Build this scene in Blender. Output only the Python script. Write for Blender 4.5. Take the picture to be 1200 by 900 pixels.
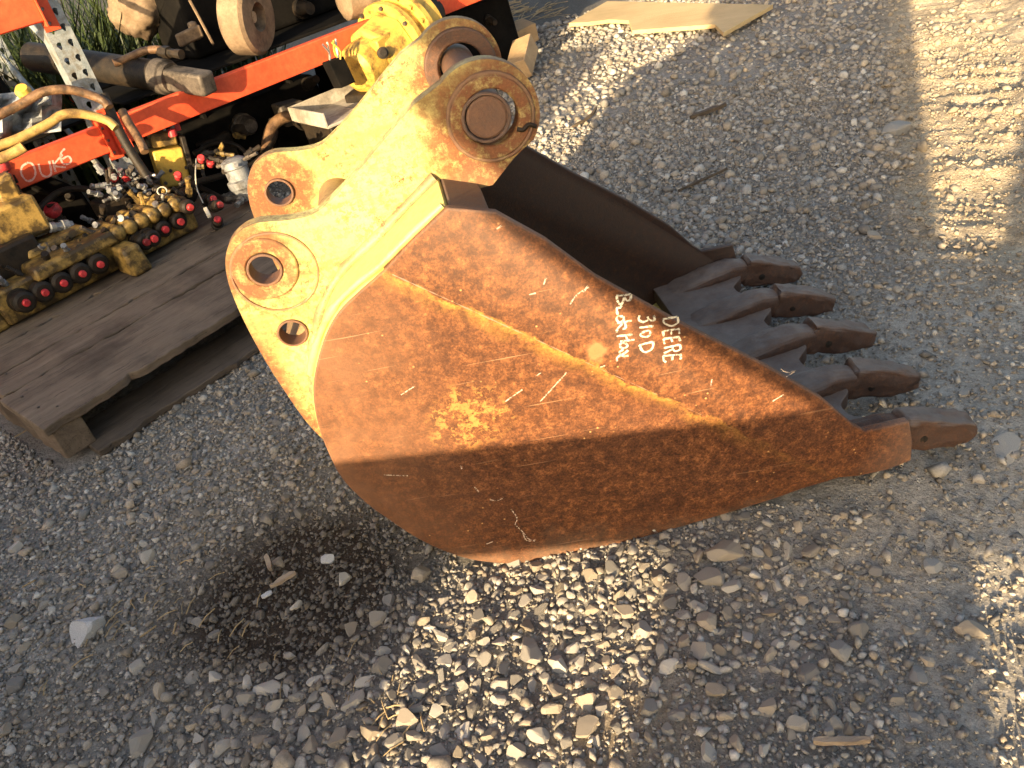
import bpy, bmesh, math, random
import numpy as np
from mathutils import Vector, Matrix

for o in list(bpy.data.objects): bpy.data.objects.remove(o)
random.seed(7)
RNG = np.random.default_rng(11)
SC = bpy.context.scene
COL = SC.collection

# ------------------------------------------------------------------ camera
FOC, CX, CY, CAMH = 942.0, 600.0, 450.0, 1.15
RIGHT = np.array((0.96412893, -0.17296684, -0.20134018))
UP = np.array((0.26384598, 0.54164441, 0.79812695))
FWD = np.array((0.02899471, 0.82262009, -0.56785165))
CAM = np.array((0.0, 0.0, CAMH))
cd = bpy.data.cameras.new('camera')
cd.sensor_width = 36.0; cd.lens = 36.0 * FOC / 1200.0
cd.clip_start = 0.02; cd.clip_end = 400
cam = bpy.data.objects.new('camera', cd); COL.objects.link(cam)
cam.matrix_world = Matrix(((RIGHT[0], UP[0], -FWD[0], 0), (RIGHT[1], UP[1], -FWD[1], 0), (RIGHT[2], UP[2], -FWD[2], CAMH), (0, 0, 0, 1)))
SC.camera = cam

# ------------------------------------------------------------------ light
ELEV = math.radians(14.0)
SDIR = Vector((0.5, 0.866, 0)).normalized()          # the way shadows fall
w = bpy.data.worlds.new('World'); SC.world = w; w.use_nodes = True
nt = w.node_tree; nt.nodes.clear()
sky = nt.nodes.new('ShaderNodeTexSky'); sky.sky_type = 'NISHITA'; sky.sun_disc = False
sky.sun_elevation = ELEV; sky.sun_rotation = math.atan2(-SDIR.x, -SDIR.y); sky.air_density = 1.0; sky.dust_density = 4.0; sky.ozone_density = 0.2
bg = nt.nodes.new('ShaderNodeBackground'); bg.inputs[1].default_value = 0.115
wo = nt.nodes.new('ShaderNodeOutputWorld')
nt.links.new(sky.outputs[0], bg.inputs[0]); nt.links.new(bg.outputs[0], wo.inputs[0])
sl = bpy.data.lights.new('sun', 'SUN'); sl.energy = 5.0; sl.angle = math.radians(0.5); sl.color = (1.0, 0.75, 0.44)
sun = bpy.data.objects.new('sun', sl); COL.objects.link(sun)
ld = Vector((SDIR.x * math.cos(ELEV), SDIR.y * math.cos(ELEV), -math.sin(ELEV)))
sun.rotation_euler = ld.to_track_quat('-Z', 'Y').to_euler(); sun.location = (-3, -4, 5)
SC.view_settings.view_transform = 'Standard'; SC.view_settings.look = 'None'
SC.view_settings.exposure = 1.5; SC.view_settings.gamma = 1.0; SC.view_settings.use_curve_mapping = False
SC.render.engine = 'CYCLES'

# ------------------------------------------------------------------ helpers
def ray(px, py): return RIGHT * ((px - CX) / FOC) + UP * ((CY - py) / FOC) + FWD
def onY(px, py, y): r = ray(px, py); return CAM + r * (y / r[1])
def onZ(px, py, z): r = ray(px, py); return CAM + r * ((z - CAMH) / r[2])
def onP(px, py, p0, n): r = ray(px, py); return CAM + r * (np.dot(np.array(p0) - CAM, n) / np.dot(r, n))
def proj(P):
    d = np.atleast_2d(P) - CAM; z = d @ FWD
    return CX + FOC * (d @ RIGHT) / z, CY - FOC * (d @ UP) / z, z

ORG = {}
def V3(p): return np.array(p, float)
def nrm(v): v = V3(v); return v / np.linalg.norm(v)
def perp(d):
    d = nrm(d); a = np.array((0, 0, 1.0)) if abs(d[2]) < .9 else np.array((1.0, 0, 0))
    u = nrm(np.cross(a, d)); return u, np.cross(d, u)

class MB:
    def __init__(s): s.v = []; s.f = []
    def add(s, vs, fs):
        b = len(s.v); s.v += [tuple(map(float, p)) for p in vs]; s.f += [tuple(b + i for i in f) for f in fs]; return s
    def box(s, c, size, ax=(1, 0, 0), ay=None, az=(0, 0, 1), top=1.0):
        c = V3(c); az = nrm(az); ax = nrm(ax); ay = np.cross(az, ax) if ay is None else nrm(ay)
        hx, hy, hz = [k / 2 for k in size]; vs = []
        for k, sc in ((-1, 1.0), (1, top)):
            for i, j in ((-1, -1), (1, -1), (1, 1), (-1, 1)):
                vs.append(c + ax * hx * i * sc + ay * hy * j * sc + az * hz * k)
        return s.add(vs, [(0, 3, 2, 1), (4, 5, 6, 7), (0, 1, 5, 4), (1, 2, 6, 5), (2, 3, 7, 6), (3, 0, 4, 7)])
    def lathe(s, p0, ax, prof, seg=20, caps=True):
        p0 = V3(p0); ax = nrm(ax); u, w_ = perp(ax); vs = []; fs = []
        for t, r in prof:
            for k in range(seg):
                a = 2 * math.pi * k / seg; vs.append(p0 + ax * t + (u * math.cos(a) + w_ * math.sin(a)) * r)
        for i in range(len(prof) - 1):
            for k in range(seg):
                k2 = (k + 1) % seg; fs.append((i * seg + k, i * seg + k2, (i + 1) * seg + k2, (i + 1) * seg + k))
        if caps:
            fs.append(tuple(range(seg - 1, -1, -1))); n = (len(prof) - 1) * seg; fs.append(tuple(range(n, n + seg)))
        return s.add(vs, fs)
    def cyl(s, p0, p1, r0, r1=None, seg=16):
        p0 = V3(p0); p1 = V3(p1); return s.lathe(p0, p1 - p0, [(0, r0), (np.linalg.norm(p1 - p0), r0 if r1 is None else r1)], seg)
    def tube(s, path, r, seg=10, caps=True):
        P = [V3(p) for p in path]; n = len(P); R = r if hasattr(r, '__len__') else [r] * n
        vs = []; fs = []; u = None
        for i, p in enumerate(P):
            d = nrm((P[min(i + 1, n - 1)] - P[max(i - 1, 0)]))
            if u is None: u, w_ = perp(d)
            else: u = nrm(u - d * np.dot(u, d)); w_ = np.cross(d, u)
            for k in range(seg):
                a = 2 * math.pi * k / seg; vs.append(p + (u * math.cos(a) + w_ * math.sin(a)) * R[i])
        for i in range(n - 1):
            for k in range(seg):
                k2 = (k + 1) % seg; fs.append((i * seg + k, i * seg + k2, (i + 1) * seg + k2, (i + 1) * seg + k))
        if caps: fs.append(tuple(range(seg - 1, -1, -1))); fs.append(tuple(range((n - 1) * seg, n * seg)))
        return s.add(vs, fs)
    def ring(s, c, ax, R, r, seg=32, rs=8):
        c = V3(c); ax = nrm(ax); u, w_ = perp(ax); vs = []; fs = []
        for k in range(seg):
            a = 2 * math.pi * k / seg; d = u * math.cos(a) + w_ * math.sin(a)
            jr = r * random.uniform(.8, 1.2)
            for j in range(rs):
                b = 2 * math.pi * j / rs; vs.append(c + d * (R + jr * math.cos(b)) + ax * jr * math.sin(b))
        for k in range(seg):
            for j in range(rs):
                fs.append((k * rs + j, ((k + 1) % seg) * rs + j, ((k + 1) % seg) * rs + (j + 1) % rs, k * rs + (j + 1) % rs))
        return s.add(vs, fs)
    def prism(s, outer, holes, fn, w0, w1):
        """flat plate with holes: fn(u, v, w) -> xyz"""
        bm = bmesh.new(); loops = []; edges = []
        for lp in [outer] + list(holes):
            vv = [bm.verts.new((p[0], p[1], 0)) for p in lp]; loops.append(vv)
            for i in range(len(vv)): edges.append(bm.edges.new((vv[i], vv[(i + 1) % len(vv)])))
        bmesh.ops.triangle_fill(bm, use_beauty=True, use_dissolve=False, edges=edges)
        bm.verts.index_update(); bm.normal_update()
        pts = [(v.co.x, v.co.y) for v in bm.verts]; n = len(pts)
        tris = [[v.index for v in f.verts] for f in bm.faces]
        lidx = [[v.index for v in l] for l in loops]; bm.free()
        vs = [fn(p[0], p[1], w0) for p in pts] + [fn(p[0], p[1], w1) for p in pts]
        fs = [tuple(t) for t in tris] + [tuple(n + i for i in reversed(t)) for t in tris]
        for l in lidx:
            for i in range(len(l)):
                a, b = l[i], l[(i + 1) % len(l)]; fs.append((a, b, n + b, n + a))
        return s.add(vs, fs)
    def loft(s, secs, closed=True):
        n = len(secs[0]); vs = [p for sec in secs for p in sec]; fs = []
        for i in range(len(secs) - 1):
            for k in range(n):
                k2 = (k + 1) % n; fs.append((i * n + k, i * n + k2, (i + 1) * n + k2, (i + 1) * n + k))
        if closed: fs.append(tuple(range(n - 1, -1, -1))); m = (len(secs) - 1) * n; fs.append(tuple(range(m, m + n)))
        return s.add(vs, fs)
    def build(s, name, mat, parent=None, smooth=35, bevel=0, bseg=2):
        v = np.array(s.v)
        if parent is None:
            org = np.array(((v[:, 0].min() + v[:, 0].max()) / 2, (v[:, 1].min() + v[:, 1].max()) / 2, v[:, 2].min()))
        else: org = ORG[parent.name]
        me = bpy.data.meshes.new(name); me.from_pydata((v - org).tolist(), [], s.f)
        bm = bmesh.new(); bm.from_mesh(me); bmesh.ops.recalc_face_normals(bm, faces=bm.faces); bm.to_mesh(me); bm.free()
        if smooth:
            me.shade_smooth(); me.set_sharp_from_angle(angle=math.radians(smooth))
        me.materials.append(mat)
        o = bpy.data.objects.new(name, me); COL.objects.link(o); ORG[o.name] = org
        if parent is None: o.location = org
        else: o.parent = parent
        if bevel:
            m = o.modifiers.new('bevel', 'BEVEL'); m.width = bevel; m.segments = bseg; m.limit_method = 'ANGLE'; m.angle_limit = math.radians(40)
            m.harden_normals = False
        return o

def tag(o, label, cat, group=None, kind=None):
    if label: o['label'] = label
    if cat: o['category'] = cat
    if group: o['group'] = group
    if kind: o['kind'] = kind
    return o
def thing(name, label, cat, loc, group=None):
    o = bpy.data.objects.new(name, None); COL.objects.link(o); o.location = loc; o.empty_display_size = .1
    ORG[o.name] = V3(loc); return tag(o, label, cat, group)
def spline(pts, n=6):
    """Catmull-Rom through 2-D or 3-D points (open)"""
    P = [V3(p) for p in pts]; P = [2 * P[0] - P[1]] + P + [2 * P[-1] - P[-2]]; out = []
    for i in range(1, len(P) - 2):
        for k in range(n):
            t = k / n; a, b, c, d = P[i - 1], P[i], P[i + 1], P[i + 2]
            out.append(.5 * ((2 * b) + (c - a) * t + (2 * a - 5 * b + 4 * c - d) * t * t + (3 * b - a - 3 * c + d) * t ** 3))
    out.append(P[-2]); return out
def circ(c, r, n=24, a0=0): return [(c[0] + r * math.cos(a0 + 2 * math.pi * k / n), c[1] + r * math.sin(a0 + 2 * math.pi * k / n)) for k in range(n)]

# ------------------------------------------------------------------ materials
class Mt:
    def __init__(s, name):
        s.m = bpy.data.materials.new(name); s.m.use_nodes = True; s.t = s.m.node_tree; s.n = s.t.nodes; s.n.clear()
        s.o = s.n.new('ShaderNodeOutputMaterial'); s.b = s.n.new('ShaderNodeBsdfPrincipled'); s.t.links.new(s.b.outputs[0], s.o.inputs[0])
        tc = s.n.new('ShaderNodeTexCoord'); s.obj = tc.outputs['Object']
    def L(s, a, b):
        if isinstance(a, (int, float)): b.default_value = a
        elif isinstance(a, (tuple, list)):
            b.default_value = tuple(a) + (1,) if len(a) == 3 and b.type == 'RGBA' else a
        else: s.t.links.new(a, b)
    def mapv(s, vec, scale=(1, 1, 1), rot=(0, 0, 0), loc=(0, 0, 0)):
        n = s.n.new('ShaderNodeMapping'); s.L(vec, n.inputs[0]); n.inputs['Scale'].default_value = scale; n.inputs['Rotation'].default_value = rot
        n.inputs['Location'].default_value = loc; return n.outputs[0]
    def noise(s, scale, det=4, rough=.6, vec=None, dist=0, col=False):
        n = s.n.new('ShaderNodeTexNoise'); s.L(vec or s.obj, n.inputs['Vector']); n.inputs['Scale'].default_value = scale
        n.inputs['Detail'].default_value = det; n.inputs['Roughness'].default_value = rough; n.inputs['Distortion'].default_value = dist
        return n.outputs[1 if col else 0]
    def vor(s, scale, vec=None, feat='F1', out=0):
        n = s.n.new('ShaderNodeTexVoronoi'); n.feature = feat; s.L(vec or s.obj, n.inputs['Vector']); n.inputs['Scale'].default_value = scale; return n.outputs[out]
    def ramp(s, f, st, interp='LINEAR'):
        n = s.n.new('ShaderNodeValToRGB'); s.L(f, n.inputs[0]); cr = n.color_ramp; cr.interpolation = interp
        while len(cr.elements) < len(st): cr.elements.new(.5)
        for e, (p, c) in zip(cr.elements, st):
            e.position = p; e.color = (c, c, c, 1) if isinstance(c, (int, float)) else tuple(c) + (1,)
        return n.outputs[0]
    def mix(s, f, a, b, mode='MIX'):
        n = s.n.new('ShaderNodeMix'); n.data_type = 'RGBA'; n.blend_type = mode; s.L(f, n.inputs[0]); s.L(a, n.inputs[6]); s.L(b, n.inputs[7]); return n.outputs[2]
    def math(s, op, a, b=0.0, clamp=False):
        n = s.n.new('ShaderNodeMath'); n.operation = op; n.use_clamp = clamp; s.L(a, n.inputs[0]); s.L(b, n.inputs[1]); return n.outputs[0]
    def dist(s, c, axes=(1, 0, 1)):
        a = s.n.new('ShaderNodeVectorMath'); a.operation = 'SUBTRACT'; s.L(s.obj, a.inputs[0]); a.inputs[1].default_value = c
        b = s.n.new('ShaderNodeVectorMath'); b.operation = 'MULTIPLY'; s.L(a.outputs[0], b.inputs[0]); b.inputs[1].default_value = axes
        d = s.n.new('ShaderNodeVectorMath'); d.operation = 'LENGTH'; s.L(b.outputs[0], d.inputs[0]); return d.outputs['Value']
    def dot(s, v, vec=None):
        a = s.n.new('ShaderNodeVectorMath'); a.operation = 'DOT_PRODUCT'; s.L(vec or s.obj, a.inputs[0]); a.inputs[1].default_value = v; return a.outputs['Value']
    def attr(s, name):
        n = s.n.new('ShaderNodeAttribute'); n.attribute_name = name; return n.outputs[0]
    def rnd(s): return s.n.new('ShaderNodeObjectInfo').outputs['Random']
    def edge(s):
        """worn convex edges"""
        n = s.n.new('ShaderNodeNewGeometry'); return n.outputs['Pointiness']
    def fin(s, col, rough=.7, metal=0, bump=None, bs=.5, bd=.002, spec=.4):
        s.L(col, s.b.inputs['Base Color']); s.L(rough, s.b.inputs['Roughness']); s.L(metal, s.b.inputs['Metallic']); s.L(spec, s.b.inputs['Specular IOR Level'])
        if bump is not None:
            n = s.n.new('ShaderNodeBump'); n.inputs['Strength'].default_value = bs; n.inputs['Distance'].default_value = bd
            s.L(bump, n.inputs['Height']); s.t.links.new(n.outputs[0], s.b.inputs['Normal'])
        return s.m

def simple(name, c1, c2, scale=12, rough=.7, metal=0, bump=.4, bd=.001, dirt=None, spec=.4):
    m = Mt(name); f = m.noise(scale, 6, .65); c = m.mix(m.ramp(f, [(.35, 0), (.65, 1)]), c1, c2)
    g = m.noise(scale * 9, 5, .7); c = m.mix(.35, c, m.ramp(g, [(.3, .25), (.7, .95)]), 'OVERLAY')
    if dirt:
        d = m.noise(scale * .7, 8, .7, m.mapv(m.obj, loc=(3, 1, 7))); c = m.mix(m.ramp(d, [(.48, 0), (.6, .85)]), c, dirt)
    return m.fin(c, rough, metal, m.math('ADD', f, g), bump, bd, spec)

BLOC = (0.18, 1.36, 0.0)      # base of the bucket
def B(x, y, z): return (x - BLOC[0], y - BLOC[1], z - BLOC[2])
# the side plates taper in towards the back and are bent along a line from the back corner to the lip
YN, YF, YC = .975, 1.745, 1.36
def yup(x): return YN + .10 * max(0.0, .56 - x)
def on_upper(px, py):
    y = YN
    for _ in range(12): p = onY(px, py, y); y = yup(p[0])
    return p
_a, _b = on_upper(450, 317), on_upper(985, 560)
CREASE0, CREASE1 = (_a[0], _a[2]), (_b[0], _b[2])
cdx, cdz = CREASE1[0] - CREASE0[0], CREASE1[1] - CREASE0[1]; cl = math.hypot(cdx, cdz); cnx, cnz = cdz / cl, -cdx / cl
if cnz > 0: cnx, cnz = -cnx, -cnz
def inset(x, z): return yup(x) - YN + .085 * max(0.0, (x - CREASE0[0]) * cnx + (z - CREASE0[1]) * cnz)
def on_side(px, py):
    y = YN
    for _ in range(14): p = onY(px, py, y); y = YN + inset(p[0], p[2])
    return p
def EM(x, z): return (x * .9806, 1.15 - (1.09 - z) * .9806)

def rust_nodes(m):
    n1 = m.noise(5, 6, .6); n2 = m.noise(55, 9, .78); n3 = m.noise(260, 5, .75)
    base = m.ramp(n2, [(.28, (.026, .011, .007)), (.45, (.088, .032, .012)), (.56, (.18, .066, .022)), (.70, (.36, .15, .052))])
    c = m.mix(m.ramp(n1, [(.35, 0), (.7, .6)]), base, m.mix(.6, base, (.11, .046, .026)))
    c = m.mix(.6, c, m.ramp(n3, [(.32, .10), (.5, .5), (.68, .95)]), 'OVERLAY')
    h = m.math('ADD', m.math('MULTIPLY', n2, .7), m.math('MULTIPLY', n3, .5))
    return c, n1, n2, n3, h

def mat_side():
    m = Mt('rust_plate'); c, n1, n2, n3, h = rust_nodes(m)
    # yellow paint left along the bend, and flakes low on the plate
    dx, dz = CREASE1[0] - CREASE0[0], CREASE1[1] - CREASE0[1]; l = math.hypot(dx, dz); nx, nz = -dz / l, dx / l
    k = CREASE0[0] - BLOC[0], CREASE0[1] - BLOC[2]
    d = m.math('SUBTRACT', m.dot((nx, 0, nz)), k[0] * nx + k[1] * nz)
    d = m.math('ADD', d, m.math('MULTIPLY', m.math('SUBTRACT', m.noise(14, 5, .7), .5), .05))
    pm = m.math('MULTIPLY', m.ramp(m.math('ADD', m.math('MULTIPLY', d, 12.0), .5), [(.16, 0), (.36, .45), (.45, 1), (.49, 1), (.53, 0)]), m.ramp(m.noise(26, 8, .8), [(.40, .12), (.54, 1)]))
    along = m.math('SUBTRACT', m.dot((dx / l, 0, dz / l)), k[0] * dx / l + k[1] * dz / l)
    pm = m.math('MULTIPLY', pm, m.ramp(along, [(.1, 1), (.45, .85), (.62, .4), (.8, .12)]))
    yel = m.mix(m.ramp(n3, [(.35, 0), (.65, 1)]), (.32, .145, .028), (.46, .25, .05))
    c = m.mix(pm, c, yel)
    p = on_side(552, 490); dd = m.math('ADD', m.dist(B(*p)), m.math('MULTIPLY', m.math('SUBTRACT', m.noise(13, 4, .6), .5), .10))
    fl = m.math('MULTIPLY', m.ramp(m.noise(48, 9, .82), [(.50, 0), (.545, 1)]), m.ramp(dd, [(.0, 1), (.045, .9), (.075, 0)]))
    c = m.mix(fl, c, (.46, .22, .06))
    p = on_upper(700, 412); dd = m.dist(B(*p)); dd = m.math('ADD', dd, m.math('MULTIPLY', m.math('SUBTRACT', m.noise(40, 4, .6), .5), .03))
    c = m.mix(m.ramp(dd, [(.0, .7), (.012, .7), (.018, 0)]), c, (.52, .22, .09))
    # grazing reflection painted as lighter brown down the back edge; dust low down
    c = m.mix(m.math('MULTIPLY', m.ramp(m.dot((-1, 0, 0)), [(.22, 0), (.42, .75)]), m.ramp(m.noise(9, 5, .6), [(.3, .3), (.6, 1)])), c, (.23, .115, .062))
    h = m.math('ADD', h, m.math('MULTIPLY', m.noise(7, 3, .5), 5.0))
    sc = m.noise(3.2, 3, .5, m.mapv(m.obj, (1, 1, 40), (0, math.radians(52), 0))); c = m.mix(m.ramp(sc, [(.69, 0), (.74, .35)]), c, (.42, .24, .13))
    sc = m.noise(5, 2, .5, m.mapv(m.obj, (1, 1, 60), (0, math.radians(-15), 0), (2, 0, 3))); c = m.mix(m.ramp(sc, [(.72, 0), (.75, .5)]), c, (.45, .28, .16))
    dr = m.noise(2.0, 7, .7, m.mapv(m.obj, (16, 1, 1.6))); c = m.mix(m.ramp(dr, [(.52, 0), (.68, .3)]), c, (.060, .024, .013))
    mud = m.math('ADD', m.dot((0, 0, 1)), m.math('MULTIPLY', m.noise(11, 7, .75), .22)); c = m.mix(m.ramp(mud, [(.10, .65), (.19, 0)]), c, (.16, .11, .075))
    sp = m.vor(70); c = m.mix(m.math('MULTIPLY', m.ramp(sp, [(.05, .9), (.16, 0)]), m.ramp(m.noise(12, 3), [(.55, 0), (.65, 1)])), c, (.60, .34, .13))
    c = m.mix(m.ramp(m.edge(), [(.53, 0), (.60, .7)]), c, (.36, .26, .20))
    return m.fin(c, m.ramp(n2, [(.3, .5), (.7, .8)]), 0, h, .55, .0022, .35)

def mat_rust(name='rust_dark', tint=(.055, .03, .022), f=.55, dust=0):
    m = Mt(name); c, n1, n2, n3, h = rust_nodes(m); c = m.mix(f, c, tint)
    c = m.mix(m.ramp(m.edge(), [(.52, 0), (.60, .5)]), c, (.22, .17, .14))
    if dust:
        gn = m.n.new('ShaderNodeNewGeometry'); up = m.dot((0, 0, 1), gn.outputs['Normal']); c = m.mix(m.math('MULTIPLY', m.ramp(up, [(.35, 0), (.95, dust)]), m.ramp(m.noise(18, 7, .7), [(.3, .35), (.62, 1)])), c, (.30, .25, .21))
        h = m.math('ADD', h, m.math('MULTIPLY', m.noise(24, 4, .6), 1.6))
    return m.fin(c, m.ramp(n2, [(.3, .45), (.7, .75)]), 0, h, .7, .003, .4)

HEAD, LOBE, HOLE2 = EM(.100, .742), EM(-.285, .604), EM(-.284, .486)
def mat_ear(name, faredge=False):
    m = Mt(name); c, n1, n2, n3, h = rust_nodes(m)
    n4 = m.noise(70, 7, .75)
    yel = m.mix(m.ramp(n1, [(.3, 0), (.7, 1)]), (.60, .48, .135), (.72, .62, .26))
    yel = m.mix(m.math('MULTIPLY', m.ramp(n4, [(.49, 0), (.55, .9)]), m.ramp(m.noise(11, 5, .7), [(.35, .15), (.6, 1)])), yel, (.25, .19, .05))
    n5 = m.noise(130, 4, .8); yel = m.mix(m.math('MULTIPLY', m.ramp(n5, [(.54, 0), (.58, .9)]), m.ramp(m.noise(7, 4, .6), [(.4, .1), (.6, 1)])), yel, (.22, .085, .03))
    yel = m.mix(.4, yel, m.ramp(n3, [(.3, .2), (.7, .9)]), 'OVERLAY')
    wob = m.math('MULTIPLY', m.math('SUBTRACT', m.noise(16, 7, .75), .5), .10)
    dh = m.math('ADD', m.dist(B(HEAD[0] + .012, 0, HEAD[1] - .02)), wob)
    dl = m.math('ADD', m.dist(B(LOBE[0] - .01, 0, LOBE[1] + .008)), wob)
    mask = m.ramp(dh, [(.070, 1), (.092, .85), (.115, .2), (.15, 0)])
    mask = m.math('MAXIMUM', mask, m.ramp(dl, [(.044, 1), (.058, .85), (.072, .2), (.095, 0)] if not faredge else [(.05, 1), (.07, .9), (.085, .05), (.1, 0)]))
    # back edge towards the heel
    mask = m.math('MAXIMUM', mask, m.ramp(m.math('ADD', m.dot((-1, 0, -.2)), m.math('MULTIPLY', wob, .6)), [(.375, 0), (.398, .6), (.412, 1)]))
    mask = m.math('MULTIPLY', mask, m.ramp(n2, [(.34, .25), (.52, 1)]))
    chips = m.math('MULTIPLY', m.ramp(m.noise(34, 9, .85), [(.555, 0), (.59, 1)]), m.ramp(m.noise(8, 5, .6), [(.44, .0), (.60, .95)]))
    mask = m.math('MAXIMUM', mask, chips)
    sc = m.noise(4, 2, .5, m.mapv(m.obj, (1, 1, 45), (0, math.radians(35), 0))); mask = m.math('MAXIMUM', mask, m.ramp(sc, [(.70, 0), (.73, .7)]))
    gr = m.noise(2.2, 6, .7, m.mapv(m.obj, (3, 1, 18), (0, math.radians(-42), 0))); yel = m.mix(m.ramp(gr, [(.50, 0), (.62, .6)]), yel, (.33, .24, .08))
    c = m.mix(mask, yel, m.mix(.3, c, (.24, .085, .030)))
    c = m.mix(m.ramp(m.edge(), [(.53, 0), (.58, .8)]), c, (.20, .12, .08))
    return m.fin(c, m.ramp(mask, [(0, .48), (1, .75)]), 0, m.math('SUBTRACT', m.math('MULTIPLY', h, .6), m.math('MULTIPLY', mask, .25)), .5, .002, .4)

def mat_paint(name, a, b, rust=.15, grease=(.02, .016, .012), gm=(.5, .62)):
    m = Mt(name); n1 = m.noise(14, 7, .7); n2 = m.noise(90, 6, .75); n3 = m.noise(17, 7, .7, m.mapv(m.obj, loc=(5, 2, 1)))
    c = m.mix(n1, a, b); c = m.mix(.3, c, m.ramp(n2, [(.3, .2), (.7, .9)]), 'OVERLAY')
    c = m.mix(m.ramp(n2, [(.60, 0), (.68, rust * 3)]), c, (.16, .06, .025))
    c = m.mix(m.ramp(n3, [(gm[0], 0), (gm[1], .9)]), c, grease)
    return m.fin(c, m.ramp(n3, [(.45, .5), (.65, .35)]), 0, m.math('ADD', n1, n2), .4, .001, .4)

def mat_wood(name, a, b, dark, axis=0, sc=1.0, rough=.85):
    m = Mt(name); s_ = [26 * sc] * 3; s_[axis] = 1.6 * sc
    v = m.mapv(m.obj, tuple(s_)); g = m.noise(1.0, 8, .7, v, .6); g2 = m.noise(2.4, 6, .75, m.mapv(m.obj, tuple(k * 2.2 for k in s_)))
    big = m.noise(5 * sc, 5, .6)
    c = m.mix(m.ramp(g, [(.3, 0), (.7, 1)]), a, b); c = m.mix(m.ramp(g2, [(.56, 0), (.68, .85)]), c, dark)
    c = m.mix(m.ramp(big, [(.45, 0), (.7, .7)]), c, dark)
    return m.fin(c, rough, 0, m.math('ADD', g, g2), .8, .003, .2)

M_SHELL = mat_paint('shell_paint', (.60, .475, .12), (.70, .60, .22), .2, (.34, .24, .08), (.55, .75)); M_SIDE = mat_side(); M_RUST = mat_rust(); M_RUSTIN = mat_rust('rust_inside_shade', (.014, .006, .004), .84); M_EAR = mat_ear('ear_paint'); M_EARF = mat_ear('ear_paint_worn_lobe', True)  # inside rust is darkened to carry the shade within the bucket
M_TOOTH = mat_rust('worn_tooth_steel', (.062, .042, .034), .72, .55)
M_PIN = mat_rust('pin_steel', (.17, .095, .062), .6)
M_YELLOW = mat_paint('machine_yellow', (.50, .30, .04), (.62, .42, .09), .15, (.11, .065, .022), (.48, .66))
M_YDIRTY = mat_paint('greasy_yellow', (.25, .155, .04), (.40, .27, .075), .25, (.03, .021, .013), (.40, .56))
M_GREASE = simple('greasy_black', (.009, .008, .007), (.028, .022, .016), 26, .5, 0, .6, .002, (.036, .025, .016), spec=.25)
M_BLACK = simple('black_paint_and_shade', (.004, .004, .004), (.010, .009, .008), 10, .8, 0, .3, spec=.06)  # near-black, also stands in for the shade in and under the rack
M_IRON = simple('cast_iron', (.07, .06, .052), (.15, .125, .10), 20, .6, .3, .5, .0015, (.03, .025, .02))
M_STEEL = simple('dull_steel', (.22, .22, .22), (.40, .40, .40), 24, .42, .7, .3, .0008, (.10, .09, .08))
M_GREY = simple('grey_casting', (.16, .17, .18), (.27, .28, .29), 18, .55, .2, .4, .001, (.05, .045, .04))
M_RED = simple('red_plastic', (.50, .025, .035), (.62, .06, .06), 16, .45, 0, .15, .0005, (.16, .02, .02))
M_ORANGE = simple('orange_beam_paint', (.62, .065, .022), (.70, .095, .035), 5, .55, 0, .15, .0006, None)
M_GALV = simple('galvanised_steel', (.22, .26, .28), (.36, .39, .40), 30, .5, .3, .15, .0005, (.20, .18, .14))
M_TAN = simple('dusty_iron', (.15, .105, .065), (.23, .165, .105), 9, .8, 0, .5, .002, (.09, .06, .038))
M_BOX = simple('beige_metal', (.30, .27, .22), (.40, .37, .31), 8, .65, 0, .2, .0008, (.17, .15, .12))
M_PALLET = mat_wood('grey_pallet_wood', (.115, .088, .064), (.23, .18, .132), (.035, .026, .02))
M_PALDK = mat_wood('pallet_wood_shade_dark', (.085, .07, .056), (.15, .12, .095), (.03, .024, .02))  # darker pallet wood, carrying the shade under the deck boards
M_PLY = mat_wood('pale_board', (.60, .44, .22), (.68, .51, .27), (.46, .33, .16), 0, .5, .7)
M_BLOCK = mat_wood('pale_block', (.46, .31, .17), (.56, .40, .23), (.28, .18, .10), 0, .7, .75)
M_CHIP = mat_wood('wood_chip', (.34, .27, .20), (.44, .36, .28), (.20, .15, .11), 0, 2, .8)
M_TWIG = simple('dry_twig', (.06, .045, .032), (.12, .09, .06), 40, .85)
M_STRAW = simple('dry_straw', (.30, .22, .12), (.42, .32, .18), 40, .8)
M_LEAF = simple('weed_green_shaded', (.018, .03, .008), (.05, .075, .02), 10, .55, 0, .1)  # leaf green darkened to hold the deep shade behind the rack
M_HOSE = simple('tube_brown', (.10, .055, .03), (.26, .155, .08), 22, .5, .1, .5, .0015, (.04, .026, .016))
M_HOSEY = simple('tube_yellow', (.30, .19, .06), (.46, .31, .10), 18, .55, 0, .5, .0015, (.13, .075, .03))
M_WIRE = simple('cream_wire', (.5, .46, .36), (.6, .56, .45), 30, .5)
M_SHEET = simple('grey_plastic_sheet', (.25, .28, .32), (.36, .39, .42), 9, .45, 0, .6, .004, (.10, .09, .07))
M_LABEL = simple('dark_label', (.05, .05, .055), (.12, .12, .12), 60, .6)

def mat_chalk(name, c, thr=.42):
    m = Mt(name); n = m.noise(260, 3, .6)
    tr = m.n.new('ShaderNodeBsdfTransparent'); mx = m.n.new('ShaderNodeMixShader')
    m.fin(c, .9, 0, None, spec=.1); m.L(m.ramp(n, [(thr - .06, .35), (thr + .06, 1)]), mx.inputs[0])
    m.t.links.new(tr.outputs[0], mx.inputs[1]); m.t.links.new(m.b.outputs[0], mx.inputs[2]); m.t.links.new(mx.outputs[0], m.o.inputs[0]); return m.m
M_CHALK = mat_chalk('chalk', (.66, .62, .50), .46)
M_PCHALK = mat_chalk('pink_chalk', (.80, .45, .38), .38)
M_SCRATCH = mat_chalk('pale_scratch', (.55, .45, .36), .50)

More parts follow.
